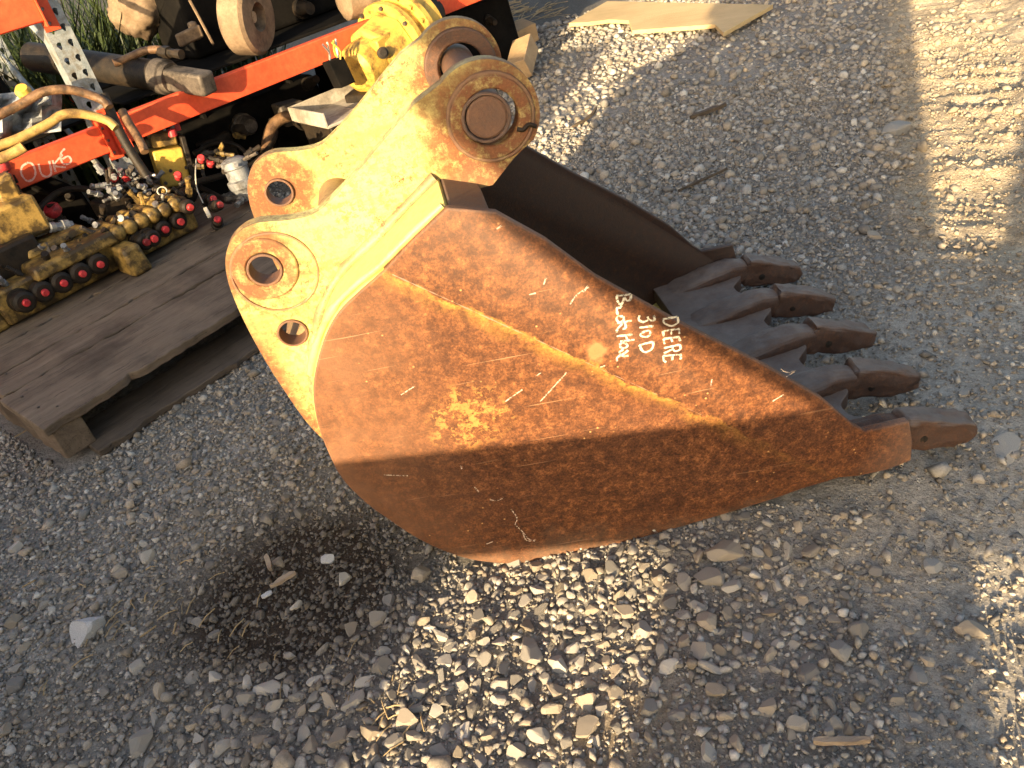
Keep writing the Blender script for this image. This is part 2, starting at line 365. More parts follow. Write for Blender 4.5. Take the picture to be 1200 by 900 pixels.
# ------------------------------------------------------------------ ground
def hash2(i, j, s):
    h = (i.astype(np.int64) * 374761393 + j.astype(np.int64) * 668265263 + s * 982451653) & 0xffffffff
    h = ((h ^ (h >> 13)) * 1274126177) & 0xffffffff; return ((h ^ (h >> 16)) & 0xffff) / 65535.0
def vnoise(x, y, s=0):
    i = np.floor(x); j = np.floor(y); u = x - i; v = y - j; u = u * u * (3 - 2 * u); v = v * v * (3 - 2 * v)
    a, b, c, d = hash2(i, j, s), hash2(i + 1, j, s), hash2(i, j + 1, s), hash2(i + 1, j + 1, s)
    return (a * (1 - u) + b * u) * (1 - v) + (c * (1 - u) + d * u) * v
def fbm(x, y, s=0, o=4):
    t = 0; a = .5
    for k in range(o): t = t + a * vnoise(x * 2 ** k, y * 2 ** k, s + k); a *= .5
    return t
def sst(a, b, x): t = np.clip((x - a) / (b - a), 0, 1); return t * t * (3 - 2 * t)
def clay(x, y):       # packed tan dirt with tyre marks, right and far
    s = x * .866 - y * .5
    return sst(.0, .16, s + .12 * (fbm(x * 2, y * 2, 40) - .5)) * sst(1.2, 1.7, x + .25 * y - .2)
def packed(x, y):     # grey packed fines right of the teeth
    return sst(.28, .55, x + .35 * (fbm(x * 3, y * 3, 31) - .5)) * (1 - sst(1.3, 1.75, y - .3 * (x - .8) + .5 * (fbm(x * 2, y * 2, 33) - .5)))
def soil(x, y):       # dark earth left of the heel
    return np.clip(np.exp(-(((x + .48) / .22) ** 2 + ((y - 1.17) / .18) ** 2)) * 1.9 * (.5 + fbm(x * 7, y * 7, 50)), 0, 1)
def gz(x, y):
    x = np.asarray(x, float); y = np.asarray(y, float)
    z = .022 * (fbm(x * 2.2, y * 2.2, 1) - .5) + .010 * (fbm(x * 11, y * 11, 5) - .5)
    z = z + .035 * sst(.1, .6, x) * (1 - sst(1.5, 2.3, y)) * (1 - sst(1.0, 1.5, x)) * sst(.75, 1.05, y) + .03 * np.exp(-(((x - .32) / .30) ** 2 + ((y - 1.02) / .16) ** 2))
    c = clay(x, y); u = x * .80 - y * .6; v = x * .6 + y * .80
    wv = v + .22 * (fbm(u * 2.3, v * 2.3, 9) - .5) + .07 * (fbm(u * 9, v * 9, 14) - .5); rd = (1 - np.abs(2 * vnoise(wv * 6.5, u * 3.6, 21) - 1)) * (.35 + .9 * fbm(u * 4, v * 4, 17)); rd2 = 1 - np.abs(2 * fbm(v * 13 + 1.2 * fbm(u * 5, v * 5, 3), u * 5, 27, 3) - 1)
    z = z + c * (.032 * (rd ** 2 - .4) + .016 * (rd2 ** 3 - .3))
    return z
def gcol(x, y):
    n = fbm(x * 5, y * 5, 60)[:, None]; n2 = fbm(x * 23, y * 23, 66)[:, None]
    grey = np.array((.275, .258, .23)) * (.65 + .7 * n)
    col = grey * (1 - packed(x, y)[:, None]) + np.array((.43, .395, .34)) * (.8 + .4 * n) * packed(x, y)[:, None]
    br = sst(.55, .75, fbm(x * 3, y * 3, 71))[:, None]; col = col * (1 - .45 * br) + .45 * br * np.array((.15, .115, .08))
    c = clay(x, y)[:, None]; col = col * (1 - c) + c * np.array((.46, .38, .27)) * (.75 + .5 * n2)
    d = np.clip(soil(x, y), 0, 1)[:, None]; col = col * (1 - d) + d * np.array((.062, .047, .036))
    fl = np.exp(-(((x - .07) / .17) ** 2 + ((y - .69) / .10) ** 2))[:, None]; col = col * (1 - .7 * fl) + .7 * fl * np.array((.38, .30, .20))
    f2 = (sst(4.4, 5.4, y) * (1 - sst(1.2, 1.8, x)))[:, None]; col = col * (1 - .7 * f2) + .7 * f2 * np.array((.05, .045, .04))
    return col * (.75 + .5 * n2)

def warp(lo, hi, step, far):
    a = list(np.arange(lo, hi, step)); s = step; x = a[0]; pre = []
    while x > -far: s *= 1.22; x -= s; pre.append(x)
    s = step; x = a[-1]; post = []
    while x < far: s *= 1.22; x += s; post.append(x)
    return np.array(pre[::-1] + a + post)
gx = warp(-1.9, 2.7, .0125, 120); gy = warp(.25, 4.6, .0125, 160)
X, Y = np.meshgrid(gx, gy); xf, yf = X.ravel(), Y.ravel(); Zg = gz(xf, yf)
me = bpy.data.meshes.new('ground'); nx, ny = len(gx), len(gy)
idx = np.arange(nx * ny).reshape(ny, nx); quads = np.stack([idx[:-1, :-1], idx[:-1, 1:], idx[1:, 1:], idx[1:, :-1]], -1).reshape(-1, 4)
me.vertices.add(nx * ny); me.vertices.foreach_set('co', np.stack([xf, yf, Zg], -1).ravel())
me.loops.add(quads.size); me.loops.foreach_set('vertex_index', quads.ravel().astype(np.int32))
me.polygons.add(len(quads)); me.polygons.foreach_set('loop_start', np.arange(0, quads.size, 4, dtype=np.int32))
me.update(calc_edges=True); me.shade_smooth()
ca = me.color_attributes.new('col', 'FLOAT_COLOR', 'POINT'); ca.data.foreach_set('color', np.concatenate([gcol(xf, yf), np.ones((len(xf), 1))], 1).ravel())
m = Mt('gravel_fines'); n1 = m.noise(60, 8, .75); n2 = m.noise(380, 4, .7); vo = m.vor(130, feat='F1')
c = m.mix(.6, m.attr('col'), m.ramp(n1, [(.3, .15), (.5, .5), (.7, .9)]), 'OVERLAY'); c = m.mix(.5, c, m.ramp(n2, [(.3, .2), (.7, .85)]), 'OVERLAY')
h = m.math('ADD', m.math('MULTIPLY', n1, 1.0), m.math('ADD', m.math('MULTIPLY', n2, .35), m.math('MULTIPLY', vo, -.35)))
me.materials.append(m.fin(c, .92, 0, h, .9, .009, .15))
go = bpy.data.objects.new('ground', me); COL.objects.link(go); go['kind'] = 'structure'

# ------------------------------------------------------------------ the bucket
bucket = thing('excavator_bucket', 'rusty backhoe digging bucket with yellow hinge ears and five teeth on gravel', 'digger bucket', BLOC)
def xz(p): return (p[0], p[2])
heel = [tuple(q) for q in spline([xz(on_side(*p)) for p in ((940, 572), (900, 586), (800, 616), (700, 644), (655, 655), (610, 660), (570, 658), (540, 652), (508, 640), (480, 625), (455, 608), (430, 590), (400, 560), (383, 527), (372, 497), (367, 470), (367, 445), (374, 412), (385, 383), (400, 360), (424, 337))], 3)] + [CREASE0]
mouth = [xz(on_side(*p)) for p in ((487, 278), (524, 244), (582, 249), (640, 281), (700, 325), (800, 380), (900, 430), (965, 468), (1000, 498), (1014, 506), (1036, 501), (1066, 494), (1070, 518), (1068, 540), (1040, 551), (1008, 558))]
TOPC = mouth[1]
shell_prof = heel + [(mouth[0][0], mouth[0][1] - .002), (TOPC[0] - .002, TOPC[1] - .003)]
LIPZ = heel[0][1]
TH = .016
def side_plate(sgn):
    y0 = YN if sgn > 0 else YF
    up = [CREASE0] + mouth + [CREASE1]
    lo = [CREASE1] + [(p[0], p[1] - .003) for p in heel[:-1]] + [CREASE0]
    mb = MB(); P = {}
    def vid(p, k):
        key = (round(p[0], 4), round(p[1], 4), k)
        if key not in P:
            P[key] = len(mb.v); mb.v.append((p[0], y0 + sgn * (inset(*p) + k * TH), p[1]))
        return P[key]
    for poly in (up, lo):
        q = [tuple(p) for p in poly]; mb.f.append(tuple(vid(p, 0) for p in q)); mb.f.append(tuple(vid(p, 1) for p in reversed(q)))
    rim = [tuple(p) for p in up] + [tuple(p) for p in lo[1:-1]]
    for i in range(len(rim)):
        a, b = rim[i], rim[(i + 1) % len(rim)]; mb.f.append((vid(a, 0), vid(b, 0), vid(b, 1), vid(a, 1)))
    return mb
sp = side_plate(1).build('side_plate', M_SIDE, bucket, 30, .003, 2)
sp['label'] = 'rusty near side plate with chalk writing and a yellow bend line'
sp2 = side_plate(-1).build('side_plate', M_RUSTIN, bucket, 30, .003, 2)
# weld bead along the bend
mb = MB(); pts = []
for k in range(90):
    t = k / 89 * .93 + .015; x, z = CREASE0[0] + cdx * t, CREASE0[1] + cdz * t
    pts.append((x, YN + inset(x, z) + .0015, z))
mb.tube(pts, [.0036 * random.uniform(.75, 1.25) * .6 * (1 - .5 * k / 89) for k in range(90)], 6); mb.build('weld_bead', M_SIDE, sp, 60)
pts = [(p[0] - .003, YN + inset(*p) + .012, p[1] + .004) for p in shell_prof if p[1] > .50 and p[0] < .05]; MB().tube(pts, [.006 * random.uniform(.6, 1.3) for _ in pts], 8).build('weld_bead', M_SHELL, sp, 60)
# curved shell
ins = []
for i, p in enumerate(shell_prof):
    a = V3(shell_prof[max(i - 1, 0)]); b = V3(shell_prof[min(i + 1, len(shell_prof) - 1)]); d = nrm(b - a); ins.append((p[0] + d[1] * .012, p[1] - d[0] * .012))
mb = MB(); secs = []
for p, q in zip(shell_prof, ins):
    ya = YN + inset(*p) + .004; yb = YF - inset(*p) - .004
    secs.append([(p[0], ya, p[1]), (p[0], yb, p[1]), (q[0], yb, q[1]), (q[0], ya, q[1])])
mb.loft(secs); mb.build('back_shell', M_SHELL, bucket, 30)
# stiffener across the top of the mouth
mb = MB(); mb.loft([[(x, y, z) for x, z in ((TOPC[0] + .003, TOPC[1] - .004), (mouth[2][0] - .006, mouth[2][1] - .006), (mouth[2][0] - .012, mouth[2][1] - .045), (TOPC[0] - .004, TOPC[1] - .04))] for y in (yup(TOPC[0]) + .012, 2 * YC - yup(TOPC[0]) - .012)]); mb.build('mouth_stiffener', M_RUST, bucket, 30, .004)
# cutting lip, scalloped between the teeth
TY = [1.022 + .1690 * i for i in range(5)]
ZO = .06
def lipx(y):
    d = min(abs(y - t) for t in TY); return .668 - .036 * float(sst(.03, .075, np.array(d)))
ys = np.linspace(YN + .024, YF - .024, 70); mb = MB()
mb.prism([(.46, ys[0]), (.46, ys[-1])] + [(lipx(y), y) for y in ys[::-1]], [], lambda u, v, w_: (u, v, w_), .036 + ZO, .070 + ZO); mb.build('cutting_lip', M_TOOTH, bucket, 40, .008)
def sect(x, z, hw, hh, y, tilt, ex=3.2, n=20):
    out = []; ct, st = math.cos(tilt), math.sin(tilt)
    for k in range(n):
        a = 2 * math.pi * (k + .5) / n; c, s_ = math.cos(a), math.sin(a)
        u = hw * math.copysign(abs(c) ** (2 / ex), c); v = hh * math.copysign(abs(s_) ** (2 / ex), s_); out.append((x + v * st, y + u, z + v * ct))
    return out
for i, y in enumerate(TY):
    r = random.Random(i); wear = r.uniform(.94, 1.05); dy = r.uniform(-.004, .004)
    mb = MB(); e_ = i == 0
    def sc_(x, z, hw, hh, yy, t, ex=3.2): return sect(x, z + ZO, hw, hh, yy, t, ex)
    def rough(o, st, seed):
        m1 = o.modifiers.new('sub', 'SUBSURF'); m1.subdivision_type = 'SIMPLE'; m1.levels = m1.render_levels = 2
        t = bpy.data.textures.new('wear', 'CLOUDS'); t.noise_scale = .022; t.noise_depth = 4
        m2 = o.modifiers.new('wear', 'DISPLACE'); m2.texture = t; m2.strength = st; m2.mid_level = .5; m2.texture_coords = 'GLOBAL'; return o
    mb.loft([sc_(.47, .060, .030, .005, y, .05), sc_(.52, .064, .038, .012, y, .05), sc_(.56, .068, .040, .019, y, .12), sc_(.60, .071, .038, .026, y, .20), sc_(.645, .071, .032, .032, y, .28), sc_(.70, .060, .023, .027, y, .33), sc_(.73, .052, .019, .020, y, .33)])
    ad = rough(mb.build('tooth_adapter', M_TOOTH if not e_ else M_RUST, bucket, 70), .010, i)
    mb = MB(); f = wear
    mb.loft([sc_(.682, .066, .021, .029, y + dy, .33, 6), sc_(.687, .066, .0255, .036, y + dy, .33, 7), sc_(.735, .052, .0265, .033, y + dy, .33, 7), sc_(.785, .036, .0265, .027, y + dy, .33, 6), sc_(.785 + .030 * f, .026, .025, .022, y + dy, .33, 5), sc_(.785 + .042 * f, .022, .022, .017, y + dy, .33, 4), sc_(.785 + .047 * f, .020, .014, .010, y + dy, .33, 3)])
    tip = rough(mb.build('tooth_tip', M_TOOTH, bucket, 60), .017, i)
    MB().lathe((.722, y + dy - .0285, .050 + ZO), (0, 1, 0), [(0, .006), (.001, .008), (.01, .008)], 12).build('tooth_pin', M_GREASE, tip)
# ears
def ear_outline():
    a0 = math.radians(128); pts = []
    head = [(HEAD[0] + .079 * math.cos(a), HEAD[1] + .079 * math.sin(a)) for a in np.linspace(math.radians(130), math.radians(-38), 26)]
    pts += head
    pts += [EM(.128, .672), EM(.088, .640), EM(.030, .640)]
    inner = [(p[0] + .006, p[1] - .002) for p in shell_prof if p[1] > .075 and p[0] < .1][::-1]
    pts += inner; q = inner[-1]
    pts += [tuple(p) for p in spline([(q[0] - .02, q[1] - .02), EM(-.222, .135), EM(-.282, .215), EM(-.318, .290), EM(-.338, .398), EM(-.347, .488), EM(-.348, .569), EM(-.341, .618), EM(-.324, .652), EM(-.298, .671), EM(-.268, .677), EM(-.225, .669), EM(-.185, .668), EM(-.151, .683), EM(-.10, .714), EM(-.052, .747), EM(.005, .786)], 4)]
    return pts
EO = ear_outline()
def ear(y0, y1, mat, label=None):
    hc = (HEAD[0] + .007, HEAD[1] - .002)
    mb = MB(); mb.prism(EO, [circ(hc, .040, 32), circ(LOBE, .0265, 28), circ(HOLE2, .024, 24)], lambda u, v, w_: (u, w_, v), y0, y1)
    o = mb.build('hinge_ear', mat, bucket, 30, .004, 2)
    if label: o['label'] = label
    return o
def annulus(name, mat, parent, c, r0, r1, y0, y1, bev=.003):
    mb = MB(); mb.prism(circ(c, r1, 40), [circ(c, r0, 32)], lambda u, v, w_: (u, w_, v), y0, y1); return mb.build(name, mat, parent, 30, bev, 2)
EN, EF, ET = 1.160, 1.497, .026
e1o = ear(EN, EN + ET, M_EAR, 'near hinge ear, worn yellow paint with rust around its pin'); e2o = ear(EF, EF + ET, M_EARF, 'far hinge ear, pale yellow with rusty lower lobe')
hc = (HEAD[0] + .007, HEAD[1] - .002)
annulus('boss_ring', M_EAR, e1o, hc, .0405, .060, EN - .005, EN + .004)
annulus('boss_ring', M_EAR, e1o, LOBE, .027, .050, EN - .004, EN + .004)
annulus('boss_ring', M_RUST, e2o, (HEAD[0] + .004, HEAD[1]), .0405, .065, EF - .014, EF + .004)
annulus('bushing', M_PIN, e1o, LOBE, .0225, .0264, EN - .006, EN + ET + .004, .001)
annulus('bushing', M_PIN, e1o, HOLE2, .0205, .0239, EN - .004, EN + ET + .004, .001)
annulus('bushing', M_PIN, e2o, LOBE, .0225, .0264, EF - .006, EF + ET + .004, .001)
mb = MB(); mb.ring((hc[0], EN - .001, hc[1]), (0, 1, 0), .0615, .0035, 48, 6); mb.build('weld_bead', M_EAR, e1o, 60)
mb = MB(); mb.ring((LOBE[0] + .012, EN - .0, LOBE[1] - .010), (0, 1, 0), .064, .0022, 48, 6); mb.build('weld_bead', M_EAR, e1o, 60)
mb = MB(); c0_, c1_ = EM(-.325, .425), EM(-.243, .515); mb.loft([[(c0_[0], y, c0_[1]), (c1_[0], y, c1_[1]), (c1_[0] + .008, y, c1_[1] - .008), (c0_[0] + .008, y, c0_[1] - .008)] for y in (EN + ET, EF)]); mb.build('cross_plate', M_EAR, bucket, 30)
mb = MB(); mb.lathe((LOBE[0] + .10, EN + ET, LOBE[1] - .035), (0, 1, 0), [(0, .035), (EF - EN - ET, .035)], 24); mb.build('cross_tube', M_EAR, bucket, 30)
# weld between ears and shell
for yy, par in ((EN, e1o), (EF, e2o)):
    mb = MB(); pts = [(p[0] - .002, yy - .002, p[1] + .003) for p in shell_prof[len(shell_prof) // 2:]]; mb.tube(pts, [.0085 * random.uniform(.65, 1.25) for _ in pts], 8); mb.build('weld_bead', M_EAR, par, 60)
# the pin and its slotted keeper
pc = (HEAD[0] + .001, HEAD[1] + .001)
mb = MB(); mb.lathe((pc[0], EN - .008, pc[1]), (0, 1, 0), [(0, .0265), (.002, .0298), (.010, .0305), (.38, .0305), (.384, .029)], 36); pn = mb.build('hinge_pin', M_PIN, bucket, 30)
mb = MB(); mb.ring((pc[0] - .001, EN - .0065, pc[1]), (0, 1, 0), .0335, .0028, 36, 6); mb.build('retaining_ring', M_RUST, pn, 60)
mb = MB(); mb.tube(spline([(HEAD[0] + .040, EN - .0045, HEAD[1] - .026), (HEAD[0] + .048, EN - .006, HEAD[1] - .029), (HEAD[0] + .058, EN - .005, HEAD[1] - .024), (HEAD[0] + .068, EN - .004, HEAD[1] - .030)], 4), [.0035] * 13, 6); mb.build('keeper_slot', M_GREASE, e1o, 60)

# chalk writing: strokes on the plate
def ribbon(mb, pts, wd, off, normal):
    P = [V3(p) for p in pts]; normal = nrm(normal); Q = []
    for a, b in zip(P[:-1], P[1:]):
        k = max(1, int(np.linalg.norm(b - a) / .004))
        for i in range(k): Q.append(a + (b - a) * i / k)
    Q.append(P[-1]); vs = []; fs = []
    for i, p in enumerate(Q):
        d = nrm(Q[min(i + 1, len(Q) - 1)] - Q[max(i - 1, 0)]); s_ = np.cross(normal, d) * wd * random.uniform(.36, .62)
        vs += [p + s_ + normal * off, p - s_ + normal * off]
    for i in range(len(Q) - 1): fs.append((2 * i, 2 * i + 1, 2 * i + 3, 2 * i + 2))
    mb.add(vs, fs)
def chalk(name, strokes, org, sc, mat, parent, wd, fn, normal, off=.0009):
    mb = MB()
    for st in strokes: ribbon(mb, spline([fn(org[0] + x / sc, org[1] + y / sc) for x, y in st], 3) if len(st) > 2 else [fn(org[0] + x / sc, org[1] + y / sc) for x, y in st], wd, off, normal)
    return mb.build(name, mat, parent, 0)
onplate = on_upper; UPN = nrm((-.10, -1, 0))
BACKHOE = [[(372, 158), (475, 148)], [(475, 148), (472, 182), (448, 192), (428, 164)], [(428, 172), (412, 214), (388, 208), (374, 160)],
    [(408, 226), (400, 243), (380, 240), (377, 268), (384, 290)], [(420, 302), (425, 328), (395, 343), (375, 325), (384, 302), (420, 302)],
    [(378, 352), (480, 332)], [(432, 342), (440, 384), (418, 390)], [(418, 350), (380, 392), (376, 416)],
    [(376, 442), (486, 430)], [(400, 478), (500, 466)], [(438, 436), (452, 472)],
    [(400, 492), (432, 490), (452, 508), (432, 526), (402, 520), (400, 492)], [(458, 578), (418, 582), (396, 553), (422, 536)], [(378, 618), (380, 590), (430, 562), (455, 540)]]
T310D = [[(635, 295), (642, 328), (606, 328), (592, 304)], [(602, 326), (562, 342), (530, 325), (536, 296)], [(535, 382), (636, 370)],
    [(545, 420), (600, 402), (612, 424), (590, 446), (546, 440), (545, 420)], [(535, 504), (632, 480)], [(632, 480), (628, 522), (590, 552), (556, 545), (535, 504)]]
DEERE = [[(700, 322), (802, 305)], [(802, 305), (806, 344), (762, 370), (715, 352), (700, 322)], [(700, 406), (816, 390)], [(700, 406), (706, 442)], [(755, 400), (761, 430)], [(812, 392), (816, 425)],
    [(705, 460), (816, 446)], [(705, 460), (712, 497)], [(760, 455), (766, 482)], [(814, 448), (821, 476)], [(706, 526), (820, 500)], [(820, 500), (822, 534), (782, 546), (766, 514)], [(772, 530), (708, 562)],
    [(700, 580), (830, 570)], [(702, 580), (710, 615), (724, 624)], [(765, 575), (766, 610)], [(826, 572), (826, 605)]]
for nm, st in (('DEERE', DEERE), ('310D', T310D), ('BackHoe', BACKHOE)):
    o = chalk('chalk_writing', st, (660, 320), 6, M_CHALK, sp, .0034, onplate, UPN); o['label'] = 'white chalk word ' + nm + ' written on the side plate'
# pale scratches low on the plate
lown = nrm((.085 * cnx - .10, -1, .085 * cnz)); onlow = on_side
SCR = [[(599, 596), (606, 607), (604, 614), (612, 622), (618, 630), (627, 634)], [(612, 622), (617, 633), (628, 632)], [(574, 585), (582, 586), (590, 583)], [(556, 570), (561, 576)], [(450, 556), (478, 557)], [(633, 470), (664, 436)], [(592, 470), (612, 456)], [(570, 637), (578, 634)], [(470, 462), (486, 452)], [(540, 545), (541, 549)], [(628, 440), (634, 436)]]
for st in SCR: chalk('scratch_mark', [st], (0, 0), 1, M_SCRATCH, sp, .0022, onlow, lown, .0012)
SCU = [[(668, 356), (676, 345), (690, 336)], [(684, 342), (689, 334)], [(914, 432), (922, 436), (932, 434), (921, 441)], [(703, 430), (709, 428)], [(833, 452), (834, 444)], [(582, 268), (588, 264)], [(620, 345), (628, 343)], [(905, 470), (918, 462)], [(640, 325), (637, 333)]]
for st in SCU: chalk('scratch_mark', [st], (0, 0), 1, M_SCRATCH, sp, .0022, onplate, UPN, .0010)

# ------------------------------------------------------------------ pallet
PE = nrm((.76, .65, 0)); PN = np.array((-PE[1], PE[0], 0)); PC = V3((-1.11, 1.876, 0))      # front left top corner, along, back
def PW(a, b, z): return PC + PE * a + PN * b + np.array((0, 0, z))
pallet = thing('wooden_pallet', 'grey weathered wooden pallet under the yellow hydraulic valve', 'pallet', tuple(PW(.5, .5, 0)))
def plank(name, mat, parent, a0, a1, b0, b1, z0, z1, seed, along='a', wob=.004):
    r = random.Random(seed); n = 56; secs = []; wa = wb = 0.0
    L0, L1 = (a0, a1) if along == 'a' else (b0, b1)
    for k in range(n + 1):
        t = L0 + (L1 - L0) * k / n; wa = .8 * wa + r.uniform(-wob, wob); wb = .8 * wb + r.uniform(-wob, wob); w0 = wa + (r.uniform(0, 5 * wob) if r.random() < .08 else 0) + r.uniform(-wob, wob) * .5; w1 = wb + r.uniform(-wob, wob) * .5; zz = r.uniform(-.0015, .0015)
        lo, hi = ((b0 + w0, b1 + w1) if along == 'a' else (a0 + w0, a1 + w1))
        q = [(lo, z0), (hi, z0), (hi, z1 + zz), (lo, z1 + zz)]
        secs.append([PW(t, u, v) if along == 'a' else PW(u, t, v) for u, v in q])
    # local mesh with the grain along x
    mb = MB(); mb.loft(secs); ang = math.atan2(PE[1], PE[0]) if along == 'a' else math.atan2(PN[1], PN[0])
    v = np.array(mb.v) - ORG[parent.name]; c, s_ = math.cos(-ang), math.sin(-ang)
    mb.v = [(c * p[0] - s_ * p[1] + ORG[parent.name][0], s_ * p[0] + c * p[1] + ORG[parent.name][1], p[2] + ORG[parent.name][2]) for p in v]
    o = mb.build(name, mat, parent, 40, .003, 2); o.rotation_euler.z = ang; return o
b = -.03
for k, wd in enumerate((.30, .145, .19, .14, .16, .14)):
    plank('deck_board', M_PALLET, pallet, -.035 + random.uniform(-.012, .008), 1.15, b, b + wd, .112 + random.uniform(-.001, .001), .136, 100 + k, wob=.0035 if k else .006); b += wd + random.uniform(.004, .012)
for k, a in enumerate((-.03, .74, 1.07)): plank('stringer', M_PALDK if k else M_PALLET, pallet, a, a + .085, -.02, 1.08, .022, .1115, 120 + k, 'b')
b = -.075
for k, wd in enumerate((.19, .12, .12)): plank('bottom_board', M_PALDK, pallet, -.02 if k else .03, 1.15, b, b + wd, .002, .0215, 140 + k, wob=.007); b += .46

for k in range(5):
    for a in (.005, .025, .765, .795):
        p = PW(a + random.uniform(-.008, .008), .07 + k * .17 + random.uniform(-.03, .03), .1365); MB().cyl(p, p + np.array((0, 0, .0025)), .004, .0035, 8).build('nail', M_IRON, pallet)
# ------------------------------------------------------------------ hydraulic valve on the pallet
def VW(a, b_, z): return PC + PE * a + PN * (b_ + .58) + np.array((0, 0, .137 + z))
valve = thing('hydraulic_valve_bank', 'long greasy yellow hydraulic valve bank with red plugs on the pallet', 'hydraulic valve', tuple(VW(.15, .1, 0)))
def vbox(mb, a0, a1, b0, b1, z0, z1, top=1.0): return mb.box(VW((a0 + a1) / 2, (b0 + b1) / 2, (z0 + z1) / 2), (a1 - a0, b1 - b0, z1 - z0), PE, None, (0, 0, 1), top)
def onV(px, py, b_): return onP(px, py, PC + PN * b_, PN)
mb = MB(); vbox(mb, .17, .57, .125, .31, .008, .125); mb.build('valve_body', M_YDIRTY, valve, 30, .012, 3)
mb = MB(); vbox(mb, .56, .90, .12, .27, .008, .135); mb.build('valve_body', M_YDIRTY, valve, 30, .012, 3)
mb = MB(); vbox(mb, .30, .60, .085, .25, .105, .150, .94); mb.build('top_casting', M_YDIRTY, valve, 30, .012, 3)
mb = MB(); vbox(mb, .34, .56, .19, .30, .150, .178, .9); mb.build('top_cover', M_YDIRTY, valve, 30, .008, 2)
for k in range(6):
    a = .61 + k * .046; mb = MB(); mb.lathe(VW(a, .085, .13), PN, [(0, .016), (.01, .026), (.15, .027), (.16, .016)], 14); mb.build('casting_rib', M_YDIRTY, valve, 50)
mb = MB(); vbox(mb, .555, .63, .0, .12, .0, .10, .85); mb.build('mounting_foot', M_YDIRTY, valve, 30, .012, 2)
mb = MB(); vbox(mb, .02, .18, .14, .36, .0, .15, .9); mb.build('end_cover', M_YDIRTY, valve, 30, .014, 3)
def plug_at(px, py, z, par, ln=.075, r=.026, pr=.0125, face=None):
    p = onZ(px, py, z); d = -PN * 1.0 if face is None else nrm(face)
    mb = MB(); mb.lathe(p - d * (ln + .004), d, [(0, r * 1.25), (ln * .3, r * 1.25), (ln * .32, r), (ln * .62, r), (ln * .65, r * 1.12), (ln * .9, r * 1.1), (ln, r * .8)], 14)
    o = mb.build('port_fitting', M_GREASE, par, 35)
    mb = MB(); mb.lathe(p - d * .006, d, [(0, pr * .8), (.003, pr), (.011, pr * .95), (.014, pr * .7)], 14); mb.build('plug', M_RED, o, 40)
for px, py in ((31, 355), (53, 343), (75, 332), (97, 321), (118, 310)): plug_at(px, py, .21, valve, .07, .032)
for px, py in ((172, 284), (181, 280), (194, 269), (212, 260)): plug_at(px, py, .212, valve, .065, .027, .0135)
plug_at(223, 243, .25, valve, .06, .024, .0135); plug_at(255, 257, .18, valve, .06, .018, .0135, (.3, -.6, .5))
plug_at(250, 233, .22, valve, .05, .018, .0125, (.6, -.6, .2)); plug_at(258, 240, .215, valve, .05, .018, .013, (.6, -.6, .2))
# fittings clutter on top of the valve: hex unions, elbows, caps
r = random.Random(5)
def hexfit(p, d, rad, ln, mat, par, name='fitting'):
    mb = MB(); mb.lathe(p, d, [(0, rad * .75), (ln * .25, rad * .75), (ln * .26, rad), (ln * .6, rad), (ln * .61, rad * .7), (ln, rad * .65)], 6); mb.lathe(V3(p) + nrm(d) * ln * .6, d, [(0, rad * .6), (ln * .4, rad * .6), (ln * .42, rad * .75), (ln * .7, rad * .75)], 12); return mb.build(name, mat, par, 30)
for k in range(70):
    a = r.uniform(.16, .92); bb = r.uniform(.12, .34); d = nrm((r.uniform(-.6, .6), r.uniform(-.8, .3), r.uniform(.2, 1))); z = .125
    hexfit(VW(a, bb, z), d, r.uniform(.008, .017), r.uniform(.025, .06), r.choice([M_GREASE, M_IRON, M_STEEL, M_GREASE, M_GREY, M_YDIRTY]), valve)
for k in range(46):
    p = onV(r.uniform(118, 182), r.uniform(203, 236), r.uniform(.86, .98)); d = nrm((r.uniform(-1, 1), r.uniform(-1, .2), r.uniform(-.1, 1)))
    hexfit(p, d, r.uniform(.007, .014), r.uniform(.02, .05), r.choice([M_GREASE, M_GREY, M_STEEL, M_GREY, M_IRON]), valve)
mb = MB(); mb.box(onV(150, 232, .97), (.24, .12, .07), PE); mb.build('manifold', M_GREASE, valve, 30, .01, 2)
for px, py, b_, rr in ((62, 243, .93, .030), (3, 192, 1.0, .026), (6, 206, .98, .022), (132, 204, .95, .018), (146, 204, .95, .018)):
    p = onV(px, py, b_); mb = MB(); mb.lathe(p - np.array((0, 0, .02)), nrm((r.uniform(-.4, .4), -.5, 1)), [(0, rr * .9), (.02, rr), (.03, rr * .8)], 12); mb.build('red_cap', M_RED, valve, 40)
    hexfit(p - np.array((0, 0, .09)), (0, 0, 1), .022, .08, M_GREASE, valve)
hexfit(onV(56, 266, .84), nrm((-.8, -.5, .1)), .022, .075, M_STEEL, valve, 'connector'); hexfit(onV(84, 264, .84), nrm((-.5, -.6, .3)), .024, .06, M_GREY, valve, 'connector')
mb = MB(); mb.lathe(onV(219, 228, .84), nrm((.4, -.8, .35)), [(-.06, .036), (0, .038), (.006, .03)], 20); mb.build('round_cover', M_BLACK, valve, 30)
mb = MB(); mb.box(onV(8, 226, .92), (.07, .08, .11), nrm((.8, .5, .2)), None, (0.1, 0, 1)); mb.build('relief_block', M_YDIRTY, valve, 30, .01, 2)
mb = MB(); mb.box(onV(12, 258, .90), (.17, .16, .13), PE); mb.build('relief_block', M_YDIRTY, valve, 30, .012, 2)
mb = MB(); mb.box(onV(12, 300, .84), (.17, .12, .10), PE); mb.build('end_block', M_GREASE, valve, 30, .012, 2)
